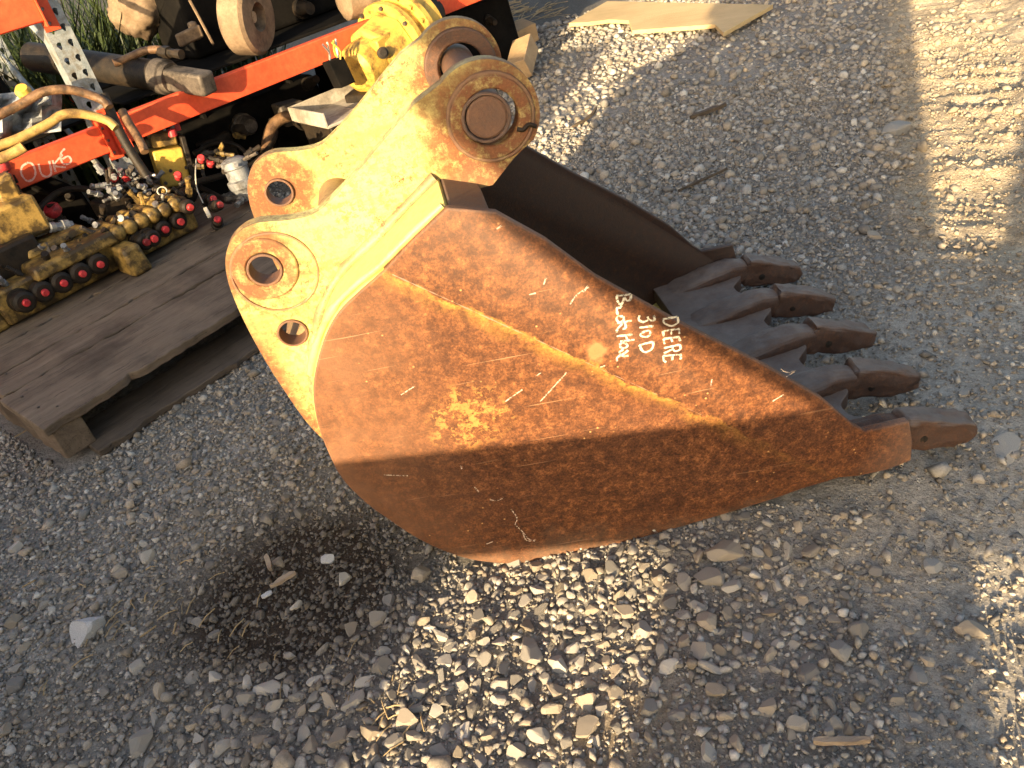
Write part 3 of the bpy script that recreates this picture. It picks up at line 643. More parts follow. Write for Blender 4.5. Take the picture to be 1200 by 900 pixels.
# cream wire with plug
wire = [onZ(x, y, z) for x, y, z in ((230, 186, .34), (229, 205, .31), (231, 222, .26), (238, 238, .225))]
MB().tube(spline(wire, 5), .0022, 6).build('wire', M_WIRE, valve, 60)
MB().box((onZ(243, 249, .225)), (.014, .014, .058), nrm((.9, .4, 0)), None, nrm(onZ(237, 238, .24) - onZ(248, 260, .21))).build('wire_plug', M_WIRE, valve, 30, .002)
p = onZ(190, 224, .32); MB().ring(p, nrm((.2, -.7, .6)), .016, .0022, 20, 6).build('wire_loop', M_WIRE, valve, 60)

# upright swing valve behind
sv0 = onV(207, 222, 1.04); svt = onV(186, 148, 1.04); svh = float(np.linalg.norm(svt - sv0)); vz = nrm(svt - sv0); vx = nrm(V3((.92, .38, 0)) - vz * np.dot((.92, .38, 0), vz)); vy = np.cross(vz, vx)
sv = thing('upright_valve_block', 'upright bright yellow valve block with red caps behind the valve bank', 'hydraulic valve', tuple(sv0 - np.array((0, 0, .03))))
def SV(a, b_, c): return sv0 + vx * (a - .02) + vy * b_ + vz * (c * svh / .29)
MB().box(SV(.02, 0, .11), (.115, .10, .17 * svh / .29), vx, None, vz).build('valve_body', M_YELLOW, sv, 30, .008, 2)
MB().box(SV(.02, .0, .235), (.095, .085, .06 * svh / .29), vx, None, vz).build('cap_plate', M_YDIRTY, sv, 30, .006, 2)
for a, b_, c, rr, mat in ((-.005, -.01, .29, .024, M_RED), (.055, -.05, .245, .016, M_RED), (.082, -.01, .26, .015, M_RED), (.06, -.03, .01, .02, M_RED)):
    MB().lathe(SV(a, b_, c), vz, [(0, rr), (.022, rr), (.028, rr * .8)], 14).build('red_cap', mat, sv, 40)
for k in range(8): hexfit(SV(r.uniform(-.04, .07), r.uniform(-.05, .04), .275), nrm(vz + V3((r.uniform(-.3, .3), r.uniform(-.3, .3), 0))), .009, .03, r.choice([M_STEEL, M_IRON]), sv, 'bolt')
MB().box(SV(.088, .0, .11), (.02, .12, .22), vx, None, vz).build('side_plate', M_GREASE, sv, 30, .004, 2)
for k in range(4): MB().cyl(SV(-.02 + .03 * k, -.052, .05 + .05 * (k % 2)), SV(-.02 + .03 * k, -.06, .05 + .05 * (k % 2)), .007, None, 6).build('bolt', M_IRON, sv)

# hydraulic tubes rising from the valve
RE = nrm((.826, .5636, 0)); RNf = np.array((.5636, -.826, 0)); RP = V3((-1.08, 3.2, 0))
def onrack(px, py, back=0.0): return onP(px, py, RP - RNf * back, RNf)
def bent(name, pts, rad, mat, label, seg=12, rr=5):
    P = [onrack(x, y, -f_) for x, y, f_ in pts]; o = MB().tube(spline(P, rr), rad, seg).build(name, mat, None, 60); return tag(o, label, 'hydraulic tube', 'hydraulic tubes at the left')
bent('hydraulic_tube', [(-12, 140, .12), (25, 122, .14), (50, 108, .16), (80, 105, .18), (105, 111, .20), (121, 118, .22), (128, 126, .24)], .0150, M_HOSE, 'brown bent hydraulic tube running to the galvanised post')
bent('hydraulic_tube', [(-14, 175, .22), (20, 163, .23), (55, 146, .24), (75, 134, .25), (100, 134, .26), (125, 141, .28), (136, 150, .3)], .0150, M_HOSEY, 'yellow bent hydraulic tube above the chalk marked orange beam')
bent('hydraulic_tube', [(121, 110, .2), (130, 132, .22), (142, 158, .25), (156, 182, .28), (172, 206, .3)], .0165, M_GREASE, 'dark steel hydraulic tube leaning in front of the galvanised post')
bent('hydraulic_tube', [(143, 130, .1), (152, 146, .14), (162, 162, .18), (170, 178, .22)], .015, M_HOSE, 'short brown tube between the dark tube and upright valve')
bent('hydraulic_tube', [(-10, 190, .24), (14, 180, .25), (28, 172, .26)], .0165, M_HOSEY, 'short yellow tube stub at the left picture edge')
o = MB().lathe(onrack(30, 112, -.1), (.2, -.5, .8), [(0, .022), (.02, .026), (.035, .018)], 14).build('pipe_cap', M_YELLOW); tag(o, 'small yellow pipe cap beside the brown tube', 'cap')
# crumpled grey plastic sheet at the left edge
mb = MB(); n = 9; g = [[None] * n for _ in range(n)]
for i in range(n):
    for j in range(n):
        p = onrack(-20 + 92 * i / (n - 1), 112 + 52 * j / (n - 1) - 10 * i / (n - 1), -.02 - .05 * math.sin(i * 1.9 + j * .7) - .05 * r.random()); g[i][j] = p
mb.add([g[i][j] for i in range(n) for j in range(n)], [(i * n + j, (i + 1) * n + j, (i + 1) * n + j + 1, i * n + j + 1) for i in range(n - 1) for j in range(n - 1)])
o = mb.build('plastic_sheet', M_SHEET, None, 20); md = o.modifiers.new('solid', 'SOLIDIFY'); md.thickness = .002
tag(o, 'crumpled grey plastic sheet behind the brown hydraulic tube', 'plastic sheet')

# ------------------------------------------------------------------ pallet rack
rack = thing('pallet_rack', 'orange and galvanised pallet rack behind the pallet, OUK 6 chalked on its beam', 'pallet rack', tuple(RP))
def RW(s_, b_, z): return RP + RE * s_ - RNf * b_ + np.array((0, 0, z))     # along, back, up
def teardrop(c, r_=.0105):
    return [(c[0] + r_ * math.cos(a) * (1 if math.sin(a) > 0 else .62), c[1] + r_ * math.sin(a) * (1 if math.sin(a) > 0 else 1.5)) for a in np.linspace(0, 2 * math.pi, 11)[:-1]]
def upright(s0, b0, sg=1):
    holes = []
    for k in range(34):
        for cx_ in (-.020, .020): holes.append(teardrop((s0 + cx_, .06 + k * .0508)))
    mb = MB(); mb.prism([(s0 - .0425, 0), (s0 + .0425, 0), (s0 + .0425, 1.85), (s0 - .0425, 1.85)], holes, lambda u, v, w_: RW(u, w_, v), b0, b0 + .0025)
    for sd in (-1, 1):
        c = RW(s0 + sd * .0413, b0 + .04, .925); mb.box(c, (.0022, .074, 1.85), RE)
        mb.box(RW(s0 + sd * .031, b0 + .0785, .925), (.02, .0022, 1.85), RE)
    o = mb.build('upright', M_GALV, rack, 30)
    MB().box(RW(s0, b0 + .04, .004), (.14, .13, .008), RE).build('foot_plate', M_GALV, o, 30)
    return o
S0 = -.0205
upright(S0, 0); upright(S0, 1.0); upright(S0 + 3.8, 0); upright(S0 + 3.8, 1.0); upright(S0 - 3.8, 0); upright(S0 - 3.8, 1.0)
for s_ in (S0, S0 + 3.8, S0 - 3.8):
    for z0, z1 in ((.15, .75), (.75, 1.35)): MB().cyl(RW(s_ + .0, .09, z0), RW(s_ + .0, .98, z1), .012, None, 8).build('brace', M_GALV, rack)
def beam(s0, s1, z, b0=-.045, hgt=.098):
    mb = MB(); mb.box(RW((s0 + s1) / 2, b0 + .022, z), (s1 - s0, .044, hgt), RE); o = mb.build('beam', M_ORANGE, rack, 30, .005, 2)
    for se, sg in ((s0, 1), (s1, -1)):
        mb = MB(); hs = [circ((se - sg * .02, z + dz), .006, 8) for dz in (-.06, -.015, .03, .06)]
        mb.prism([(se - sg * .043, z - .085), (se + sg * .004, z - .085), (se + sg * .004, z + .085), (se - sg * .043, z + .085)][::sg], hs, lambda u, v, w_: RW(u, w_, v), b0 + .038, b0 + .042)
        mb.box(RW(se - sg * .0455, b0 + .062, z), (.004, .046, .17), RE)
        mb.box(RW(se + sg * .0015, b0 + .015, z), (.004, .05, .13), RE); mb.build('end_connector', M_ORANGE, o, 30)
    return o
bm1 = beam(S0 - 3.75, S0 - .038, .500); bm2 = beam(S0 + .038, S0 + 3.75, .507); bm3 = beam(S0 - 3.75, S0 - .038, .955)
beam(S0 - 3.75, S0 - .038, .50, 1.08); beam(S0 + .038, S0 + 3.75, .50, 1.08)
bm1['label'] = 'orange beam with OUK 6 in chalk'
beamn = RNf; onbeam = lambda x, y: onP(x, y, RW(0, -.045, 0), RNf)
OUK = [[(125, 745), (95, 765), (92, 800), (118, 832), (148, 822), (158, 790), (145, 755), (125, 745)], [(172, 752), (186, 800), (212, 812), (232, 795), (222, 738)], [(238, 735), (252, 790)], [(285, 708), (246, 758), (300, 768)], [(296, 680), (276, 705), (284, 748), (312, 752), (326, 735), (310, 716), (284, 730)]]
o = chalk('chalk_writing', OUK, (2, 4), 4.0, M_PCHALK, bm1, .0065, onbeam, RNf, .0012); o['label'] = 'OUK 6 written in pale chalk on the orange beam'

# ------------------------------------------------------------------ machinery on and under the rack
# dark hydraulic cylinder resting on the beam
cyc = thing('hydraulic_cylinder', 'dark greasy hydraulic cylinder lying across the orange rack beam', 'hydraulic cylinder', tuple(RW(.3, .1, .5)))
c0, c1 = onrack(140, 82, .30), onrack(192, 90, .08); dcy = nrm(c1 - c0); c2 = c1 + dcy * .13
MB().lathe(c0 - dcy * .5, dcy, [(0, .058), (.5 + np.linalg.norm(c1 - c0) - .02, .058)], 24).build('barrel', M_GREASE, cyc, 40)
MB().lathe(c1 - dcy * .03, dcy, [(0, .06), (.004, .066), (.05, .066), (.054, .058), (.075, .055)], 24).build('gland', M_IRON, cyc, 30)
pz = np.array((0, 0, 1.0))
MB().box(c1 + dcy * .13, (.20, .075, .082), dcy, None, nrm(pz - dcy * dcy[2])).build('clevis_block', M_IRON, cyc, 30, .012, 3)
MB().tube(spline([onrack(133, 74, .22), onrack(150, 68, .20), (onrack(168, 60, .15)), onrack(185, 58, .12), onrack(196, 60, .11)], 5), .015, 12).build('oil_line', M_HOSE, cyc, 60)
hexfit(onrack(186, 60, .12), dcy, .024, .09, M_GREASE, cyc)
# dusty iron pulley
pu0 = onrack(290, 20, .10); pax = nrm((.72, -.30, -.12)); pul = thing('iron_pulley', 'dusty tan iron drum standing above the orange beam', 'pulley', tuple(pu0 - np.array((0, 0, .14))))
MB().lathe(pu0 - pax * .06, pax, [(0, .02), (.001, .13), (.012, .145), (.10, .145), (.112, .13), (.113, .055), (.06, .05)], 36, False).build('rim', M_TAN, pul, 30)
MB().lathe(pu0 - pax * .075, pax, [(.0, .03), (.0, .055), (.03, .06), (.10, .06)], 24, False).build('hub', M_TAN, pul, 30)
MB().lathe(pu0 - pax * .09, pax, [(.0, .022), (.12, .022)], 16).build('shaft', M_STEEL, pul, 30)
# tan housing at the top edge
o = MB().lathe(onrack(432, -6, .05), nrm((.9, .4, -.1)), [(-.14, .05), (-.12, .085), (.06, .09), (.08, .06)], 24).build('cast_drum', M_TAN, None, 35); tag(o, 'dusty tan cast drum at the top picture edge on the beam', 'machine part')
# black machine lumps, added to stand in for shade in and under the rack
def lump(name, label, c, sz, seed, mat=M_BLACK, ax=RE, cat='machine part', n=9):
    q = random.Random(seed); c = V3(c); root = thing(name, label, cat, tuple(c - np.array((0, 0, sz[2] / 2))), 'black machine and shade blocks in the rack')
    MB().box(c, sz, ax, None, (0, 0, 1), .93).build('housing', mat, root, 30, .02, 3)
    ay = np.cross((0, 0, 1), ax)
    for k in range(n):
        p = c + V3(ax) * q.uniform(-.45, .45) * sz[0] - ay * sz[1] * .5 + np.array((0, 0, q.uniform(-.4, .45) * sz[2])); rr = q.uniform(.012, .045)
        MB().lathe(p + ay * .03, nrm(-ay + V3((q.uniform(-.3, .3), 0, q.uniform(-.2, .4)))), [(0, rr * 1.2), (.04, rr * 1.2), (.042, rr), (q.uniform(.05, .10), rr), (.105, rr * .7)], 14).build('boss', q.choice([M_BLACK, M_GREASE, M_GREASE, M_IRON]), root, 35)
    for k in range(4):
        p = c + V3(ax) * (-.35 + .23 * k) * sz[0]; MB().box(p + np.array((0, 0, sz[2] * .5)), (.02, sz[1] * .9, .03), ax).build('fin', mat, root, 30, .003)
    return root
lump('under_beam_shade_box', 'added black box standing in for the shade under the orange beam', RW(.62, .60, .17), (1.0, .42, .34), 1)  # added box, black in place of the shade on the ground below
lump('under_beam_shade_box', 'added black box standing in for the shade behind the chalked beam', RW(-.55, .45, .16), (.85, .45, .32), 2)
lump('machine_shade_block', 'black block for machine parts and shade behind the dusty drum', RW(.98, .55, .75), (.85, .35, .36), 3)  # stands for black parts and for the shade around them
lump('machine_shade_block', 'black block for machine parts and shade left of the galvanised post', RW(-.45, .60, .69), (.60, .30, .24), 4)
lump('far_beam_shade_box', 'long added black box standing in for shade under the far orange beam', RW(1.75, .45, .2), (1.1, .45, .4), 5)
lump('machine_shade_block', 'black block for machine parts and shade beside the dusty drum', RW(2.0, .55, .77), (.9, .4, .40), 6)
# wooden deck of the rack, blackened to carry the shade inside it
for k in range(3): tag(MB().box(RW([-1.2, 1.35, 1.35][k], [.52, .30, .78][k], .563), ([2.3, 2.5, 2.5][k], [.9, .42, .42][k], .012), RE).build('deck_panel', M_BLACK, None, 30, .003), ['dark deck panel on the chalked beam left of the post', 'dark deck panel on the orange beam, nearer strip', 'dark deck panel on the orange beam, farther strip'][k], 'shelf panel')
# tan bracket on the black block
o = MB().box(onrack(222, 42, .28), (.11, .03, .05), nrm((.9, .45, .1))).box(onrack(228, 36, .30), (.03, .05, .07), nrm((.9, .45, .1))).build('iron_bracket', M_TAN, None, 30, .008); tag(o, 'small tan iron bracket among the black parts above the cylinder', 'bracket')
o = MB().tube([onrack(222, 0, .2), onrack(234, 22, .2), onrack(250, 52, .2)], .006, 6).build('steel_rod', M_TAN); tag(o, 'thin rusty rod leaning left of the dusty drum', 'rod')
# weeds and earth behind the rack
def weeds(name, base, n, hgt, spread, label, seed):
    q = random.Random(seed); mb = MB()
    for k in range(n):
        a = q.uniform(0, 6.28); rr = spread * math.sqrt(q.random()) * .6; p = V3(base) + np.array((rr * math.cos(a), rr * math.sin(a), 0)); h_ = hgt * q.uniform(.5, 1.1); lean = q.uniform(.1, .7) * h_; a2 = q.uniform(0, 6.28)
        d = np.array((math.cos(a2), math.sin(a2), 0)); sd = np.array((-d[1], d[0], 0)) * q.uniform(.007, .02); prev = None
        for t in (0, .33, .66, 1):
            c = p + d * lean * t * t + np.array((0, 0, h_ * (t - .25 * t * t * lean / h_))); wv = sd * (1 - t * .92); cur = (c + wv, c - wv)
            if prev: mb.add([prev[0], prev[1], cur[1], cur[0]], [(0, 1, 2, 3)])
            prev = cur
    return tag(mb.build(name, M_LEAF, None, 0), label, 'weeds', 'weeds behind the rack')
weeds('weed_clump', RW(.30, 1.45, 0), 1500, 1.0, .9, 'dark green weeds growing behind the rack beside the post', 1)
weeds('weed_clump', RW(-.7, 1.7, 0), 1500, 1.1, 1.1, 'dark green weeds behind the rack at the left edge', 2)
weeds('weed_clump', RW(1.2, 1.7, 0), 300, .75, .6, 'dark green weeds behind the dusty drum', 3)

o = MB().lathe(onrack(165, 6, .75) , (0, 0, 1), [(-.12, .06), (-.08, .13), (0, .15), (.08, .12), (.12, .03)], 14).build('earth_clod', M_TAN, None, 60); tt = bpy.data.textures.new('clod', 'CLOUDS'); tt.noise_scale = .06; m1 = o.modifiers.new('sub', 'SUBSURF'); m1.levels = m1.render_levels = 2; m2 = o.modifiers.new('d', 'DISPLACE'); m2.texture = tt; m2.strength = .09; tag(o, 'cracked tan lump behind the weeds at the top edge', 'earth lump')
def hose(pts, rad, label):
    o = MB().tube(spline([onV(*p) for p in pts], 6), rad, 10).build('rubber_hose', M_GREASE, None, 60); tag(o, label, 'hose', 'black rubber hoses by the valve bank')
hose([(205, 232, .80), (228, 215, .9), (262, 205, 1.0), (300, 190, 1.05), (322, 160, 1.1), (318, 140, 1.15)], .013, 'black hose curving from the valve bank past the grey pump')
hose([(150, 238, .9), (175, 222, 1.0), (212, 212, 1.05), (240, 222, .95), (268, 238, .82), (280, 252, .75)], .011, 'black hose lying along the right end of the valve bank')
hose([(40, 250, .95), (70, 225, 1.05), (105, 222, 1.05), (128, 238, .95)], .012, 'black hose arching over the left end of the valve bank')
hose([(228, 180, 1.15), (250, 168, 1.2), (280, 172, 1.2), (300, 200, 1.1), (296, 225, 1.0)], .010, 'thin black hose looping above the grey pump')
# grey pump and black valve beside the near ear
pmp = thing('hydraulic_pump', 'small grey hydraulic pump right of the valve bank', 'hydraulic pump', tuple(onZ(285, 240, .14)))
p0 = onZ(292, 232, .16); up_ = nrm((-.05, .1, 1))
MB().lathe(p0, up_, [(0, .040), (.04, .048), (.05, .055), (.075, .055), (.08, .045), (.12, .045), (.125, .05), (.15, .048), (.16, .03)], 20).build('pump_body', M_GREY, pmp, 30)
for k in range(12):
    a = r.uniform(0, 6.28); hexfit(p0 + np.array((math.cos(a) * .045, math.sin(a) * .045, r.uniform(.0, .16))), nrm((math.cos(a), math.sin(a), r.uniform(-.2, .8))), r.uniform(.008, .016), r.uniform(.03, .06), r.choice([M_IRON, M_STEEL, M_GREASE, M_YDIRTY]), pmp)
lev = thing('lever_linkage', 'tangle of small rusty levers and fittings beside the upright valve', 'linkage', tuple(onZ(250, 190, .15)))
for k in range(16):
    p = onZ(r.uniform(222, 275), r.uniform(150, 215), r.uniform(.16, .3)); d = nrm((r.uniform(-1, 1), r.uniform(-1, 1), r.uniform(-.4, .6)))
    if k % 3: hexfit(p, d, r.uniform(.009, .016), r.uniform(.03, .07), r.choice([M_IRON, M_GREASE, M_STEEL, M_YDIRTY]), lev)
    else: MB().box(p, (.10, .012, .025), d).build('lever', r.choice([M_IRON, M_TAN, M_YDIRTY]), lev, 30, .003)
for px, py in ((236, 188), (247, 193), (209, 208), (217, 154)):
    p = onZ(px, py, .30); MB().lathe(p, nrm((.3, -.6, .6)), [(0, .014), (.022, .015), (.028, .01)], 12).build('red_cap', M_RED, lev, 40)
MB().box(onZ(252, 175, .2), (.16, .10, .12), PE).build('linkage_base', M_GREASE, lev, 30, .01)
bv = thing('spool_valve', 'black spool valve with elbow hose and red tip behind far ear', 'hydraulic valve', tuple(onZ(340, 165, .12)))
MB().box(onZ(340, 132, .25), (.12, .10, .10), nrm((.85, .5, -.1))).build('valve_body', M_IRON, bv, 30, .01)
q0 = onZ(352, 138, .24); qd = nrm(onZ(375, 156, .20) - q0)
MB().lathe(q0, qd, [(0, .045), (.04, .045), (.045, .034), (.09, .034), (.092, .02), (.12, .02)], 16).build('solenoid', M_GREASE, bv, 30)
MB().lathe(q0 + qd * .12, qd, [(0, .014), (.03, .014), (.034, .009)], 12).build('red_tip', M_RED, bv, 30)
MB().tube(spline([onZ(312, 180, .16), onZ(314, 165, .20), onZ(318, 150, .24), onZ(328, 140, .26), onZ(338, 136, .26)], 4), .026, 12).build('elbow', M_HOSE, bv, 60)
# beige steel tray under the motor
try_ = thing('steel_tray', 'beige steel tray with dark label lying under the yellow motor', 'tray', tuple(onZ(400, 135, .06)))
tc_ = onrack(405, 128, -.10); ta = nrm((.85, .52, 0)); tb = np.array((-ta[1], ta[0], 0))
MB().box(tc_, (.36, .30, .012), ta).build('tray_floor', M_BOX, try_, 30, .003)
for d, sz in ((ta * .18, (.012, .30, .06)), (-ta * .18, (.012, .30, .06)), (tb * .15, (.372, .012, .06))): MB().box(tc_ + d + np.array((0, 0, .03)), sz, ta).build('tray_flange', M_BOX, try_, 30, .003)
MB().box(tc_ + ta * .05 - tb * .03 + np.array((0, 0, .0075)), (.09, .06, .002), ta).build('label_plate', M_LABEL, try_, 0)
MB().box(tc_ - np.array((0, 0, .06)), (.32, .26, .10), ta).build('tray_base', M_GREASE, try_, 30, .005)
# yellow hydraulic motor
mo = thing('hydraulic_motor', 'bright yellow hydraulic travel motor with flanges behind the hinge ears', 'hydraulic motor', tuple(onZ(470, 90, 0)))
MD = .0
m0, m1 = onP(425, 78, RP + RNf * .12, RNf), onP(540, -12, RP - RNf * .05, RNf); md_ = nrm(m1 - m0); ml = np.linalg.norm(m1 - m0)
MB().lathe(m0 - md_ * .06, md_, [(0, .07), (.015, .095), (.05, .102), (.115, .102), (.12, .088)], 28).build('rear_housing', M_YELLOW, mo, 30)
MB().lathe(m0 + md_ * .055, md_, [(0, .12), (.012, .135), (.13, .142), (.145, .15)], 8).build('valve_housing', M_YELLOW, mo, 25, .008)
MB().lathe(m0 + md_ * .20, md_, [(0, .145), (.004, .178), (.030, .178), (.034, .162), (.075, .162), (.080, .198), (.108, .198), (.112, .17), (.20, .17)], 40).build('flange', M_YELLOW, mo, 25)
u_, w_ = perp(md_)
for k in range(16):
    a = 2 * math.pi * k / 16; p = m0 + md_ * .275 + (u_ * math.cos(a) + w_ * math.sin(a)) * .181
    MB().cyl(p, p - md_ * .014, .010, None, 6).build('bolt', M_YELLOW, mo)
for k in range(8):
    a = 2 * math.pi * k / 8 + .2; p = m0 + md_ * .20 + (u_ * math.cos(a) + w_ * math.sin(a)) * .163; MB().cyl(p, p - md_ * .013, .009, None, 6).build('bolt', M_IRON, mo)
MB().box(m0 + md_ * .12 + np.array((.02, -.10, .06)), (.09, .05, .05), md_).build('port_block', M_YELLOW, mo, 30, .006)
MB().lathe(m0 + md_ * .10 + np.array((.03, -.13, .03)), nrm((.2, -1, .2)), [(0, .024), (.02, .024), (.022, .015), (.03, .015)], 12).build('port', M_GREASE, mo, 30)
MB().lathe(m0 + md_ * .40, md_, [(0, .09), (.05, .09), (.052, .105), (.10, .105), (.102, .06), (.16, .06)], 18).build('sprocket_hub', M_GREASE, mo, 25)
MB().box(m0 + np.array((.0, .0, -.19)) + md_ * .10, (.34, .20, .20), md_).build('support_block', M_GREASE, mo, 30, .01)
bx_ = thing('connector_block', 'black connector block with yellow wires beside the yellow motor', 'connector', tuple(onP(398, 96, RP + RNf * .2, RNf)))
q = onP(397, 85, RP + RNf * .2, RNf); MB().box(q, (.075, .06, .11), RE, None, nrm((-.15, 0, 1))).build('housing', M_BLACK, bx_, 30, .004)
for k in range(6):
    a = q + np.array((r.uniform(-.03, .03), r.uniform(-.02, .02), .05)); MB().tube(spline([a, a + np.array((r.uniform(-.01, .01), 0, .03)), a + np.array((r.uniform(-.03, .03), r.uniform(-.02, .02), .07))], 3), .0045, 6).build('wire', r.choice([M_YELLOW, M_WIRE, M_STEEL]), bx_, 60)
# pale wood blocks beyond the pin
for k, (px, py, z, sz, ax, tz, lb) in enumerate(((597, 46, .10, (.30, .15, .10), (.95, .30, .1), (0, -.1, 1), 'pale wood block lying flat behind the hinge pin, left of its pair'), (612, 68, .10, (.26, .11, .10), (.35, .85, .25), (-.3, -.2, .8), 'pale wood block tilted up behind the hinge pin, right of its pair'))):
    o = MB().box(onZ(px, py, z), sz, ax, None, nrm(V3(tz) - nrm(ax) * np.dot(tz, nrm(ax)))).build('wood_block', M_BLOCK, None, 30, .004); tag(o, lb, 'wood block', 'wood blocks behind the bucket')
# dry straw litter near the rack foot
def litter(name, cx_, cy_, n, ln, label, seed, ax, mat=M_STRAW, z=.0, spread=(30, 10)):
    q = random.Random(seed); mb = MB()
    for k in range(n):
        p = onZ(cx_ + q.gauss(0, spread[0]), cy_ + q.gauss(0, spread[1]) - 0, z); p[2] = gz(np.array([p[0]]), np.array([p[1]]))[0] + .006 + z; a = math.atan2(ax[1], ax[0]) + q.gauss(0, .6); l_ = ln * q.uniform(.4, 1.1)
        d = np.array((math.cos(a), math.sin(a), q.uniform(-.1, .1))); mb.tube([p - d * l_ / 2, p + np.array((0, 0, .004)), p + d * l_ / 2], q.uniform(.0007, .0016) * (1 if ln < .1 else 2), 4)
    o = mb.build(name, mat, None, 0); o['kind'] = 'stuff'; o['label'] = label; o['category'] = 'litter'; return o
litter('straw_litter', 290, 142, 60, .12, 'dry straw litter under the edge of the orange rack beam', 3, RE, spread=(22, 5))
litter('straw_litter', 600, 12, 90, .22, 'dry straw litter beyond the yellow motor', 4, (.9, .3), spread=(26, 7))
litter('straw_litter', 445, 830, 22, .038, 'dry straw bits in the sunlit gravel below the bucket', 5, (.5, .8), spread=(24, 22))
litter('straw_litter', 190, 720, 40, .04, 'dry straw bits in the dark soil by the white rock', 6, (.5, .8), M_STRAW, 0, (90, 50))

# ------------------------------------------------------------------ pale board on the far gravel
poly = [(667, 31), (712, 5), (906, 10), (848, 43), (838, 33), (741, 40), (737, 28), (715, 27), (690, 30)]
mb = MB(); P2 = [onZ(x, y, .03) for x, y in poly]; c_ = sum(P2) / len(P2); ang = -.45
ca_, sa_ = math.cos(ang), math.sin(ang)
loc2 = [((p - c_)[0] * ca_ + (p - c_)[1] * sa_, -(p - c_)[0] * sa_ + (p - c_)[1] * ca_) for p in P2]
mb.prism(loc2, [], lambda u, v, w_: (u, v, w_), 0, .022); o = mb.build('plywood_board', M_PLY, None, 30, .002)
o.location = V3(o.location) + np.array((0, 0, 0)); off = np.array((o.location[0], o.location[1]))
o.location = (c_[0] + off[0] * ca_ - off[1] * sa_, c_[1] + off[0] * sa_ + off[1] * ca_, .028); o.rotation_euler.z = ang
tag(o, 'pale jagged plywood board lying on the far gravel', 'board')

# ------------------------------------------------------------------ unseen things added behind the camera to throw the long shadows
SD = nrm((SDIR.x, SDIR.y, 0)); SP = np.array((SD[1], -SD[0], 0)); SB = -SD * 1.5
def SW(s_, b_, z): return SB + SP * s_ - SD * b_ + np.array((0, 0, z))
shade_fence = thing('added_shade_barrier', 'added unseen timber barrier behind the camera to shade the bucket foot', 'barrier', tuple(SW(0, 0, -.02)))  # added out of view so its rail shades the bucket foot
MB().box(SW(-1.2, 0, .776), (3.6, .05, .265), SP).build('rail', M_PALLET, shade_fence, 30, .006)
MB().box(SW(1.7, 0, .80), (2.1, .05, .24), SP).build('rail', M_PALLET, shade_fence, 30, .006)
for s_ in (-2.6, 2.4): MB().box(SW(s_, .07, .5), (.10, .08, 1.0), SP).build('post', M_PALLET, shade_fence, 30, .006)
o = MB().box(SW(.095, .15, 1.15), (.22, .16, 2.3), SP).build('added_shade_column', M_GALV, None, 30, .01); tag(o, 'added unseen column behind the camera to cast a long shadow on the gravel', 'column')  # added out of view for the long shadow band on the gravel
dr = thing('added_shade_drum', 'added unseen drum behind the camera to shade the ground before the bucket', 'drum', tuple(SW(-.05, .35, 0)))  # added out of view to shade the ground ahead of the bucket
MB().lathe(SW(-.05, .35, 0), (0, 0, 1), [(0, .235), (.01, .24), (.25, .232), (.26, .24), (.27, .232), (.5, .232), (.51, .24), (.52, .232), (.76, .232), (.775, .24), (.785, .225), (.77, .2)], 32).build('shade_drum_body', M_GREASE, dr, 30)
for k, (s_, w0, h0, lb) in enumerate(((-1.14, .87, .86, 'nearer'), (-2.00, .89, 1.15, 'middle'), (-2.87, .88, 1.17, 'tallest'))):  # added out of view; heights set by the shade wanted at left
    cr = thing('added_shade_crate', lb + ' added unseen crate behind the camera to shade the left gravel', 'crate', tuple(SW(s_, .3, 0)), 'added shadow crates behind the camera')
    MB().box(SW(s_, .3, h0 / 2 + .005), (w0 - .03, .47, h0 - .03), SP).build('shade_crate_box', M_PALDK, cr, 30, .004)
    for j in range(4): MB().box(SW(s_, .053, h0 * (j + .5) / 4), (w0, .02, h0 / 4 - .012), SP).build('shade_slat', M_PALLET, cr, 30, .003)
cr = thing('added_shade_crate', 'added unseen upper crate behind the camera to shade the far gravel', 'crate', tuple(SW(-1.57, .3, .865)), 'added shadow crates behind the camera')  # another added blocker, unseen, for the shade on the far gravel
MB().box(SW(-1.57, .3, 1.21), (.50, .42, .68), SP).build('shade_crate_box', M_PALDK, cr, 30, .004)
for j in range(3): MB().box(SW(-1.57, .078, .865 + .23 * (j + .5)), (.53, .02, .215), SP).build('shade_slat', M_PALLET, cr, 30, .003)
mb = MB(); mb.prism([(.33, .90), (1.6, .90), (2.2, 2.1), (1.12, 2.1)], [], lambda u, v, w_: SW(u, w_, v), .06, .09); o = mb.build('added_shade_sheet', M_GREY, None, 30, .003); tag(o, 'added unseen slanting sheet behind the camera to shade the right edge', 'sheet metal')  # added out of view; its slanted edge bounds the sunlit strip
mb = MB(); mb.prism([(.12, .86), (.12, 2.3), (-.80, 2.3), (-.80, 1.62), (-.62, 1.55), (-.47, 1.36), (-.44, 1.32), (-.26, 1.13), (-.02, .915)], [], lambda u, v, w_: SW(u, w_, v), .10, .115); o = mb.build('added_shade_tarpaulin', M_SHEET, None, 30); tag(o, 'added unseen tarpaulin behind the camera shaped to shade the far gravel', 'tarpaulin')  # added out of view; lower edge shaped to close a sunlit streak

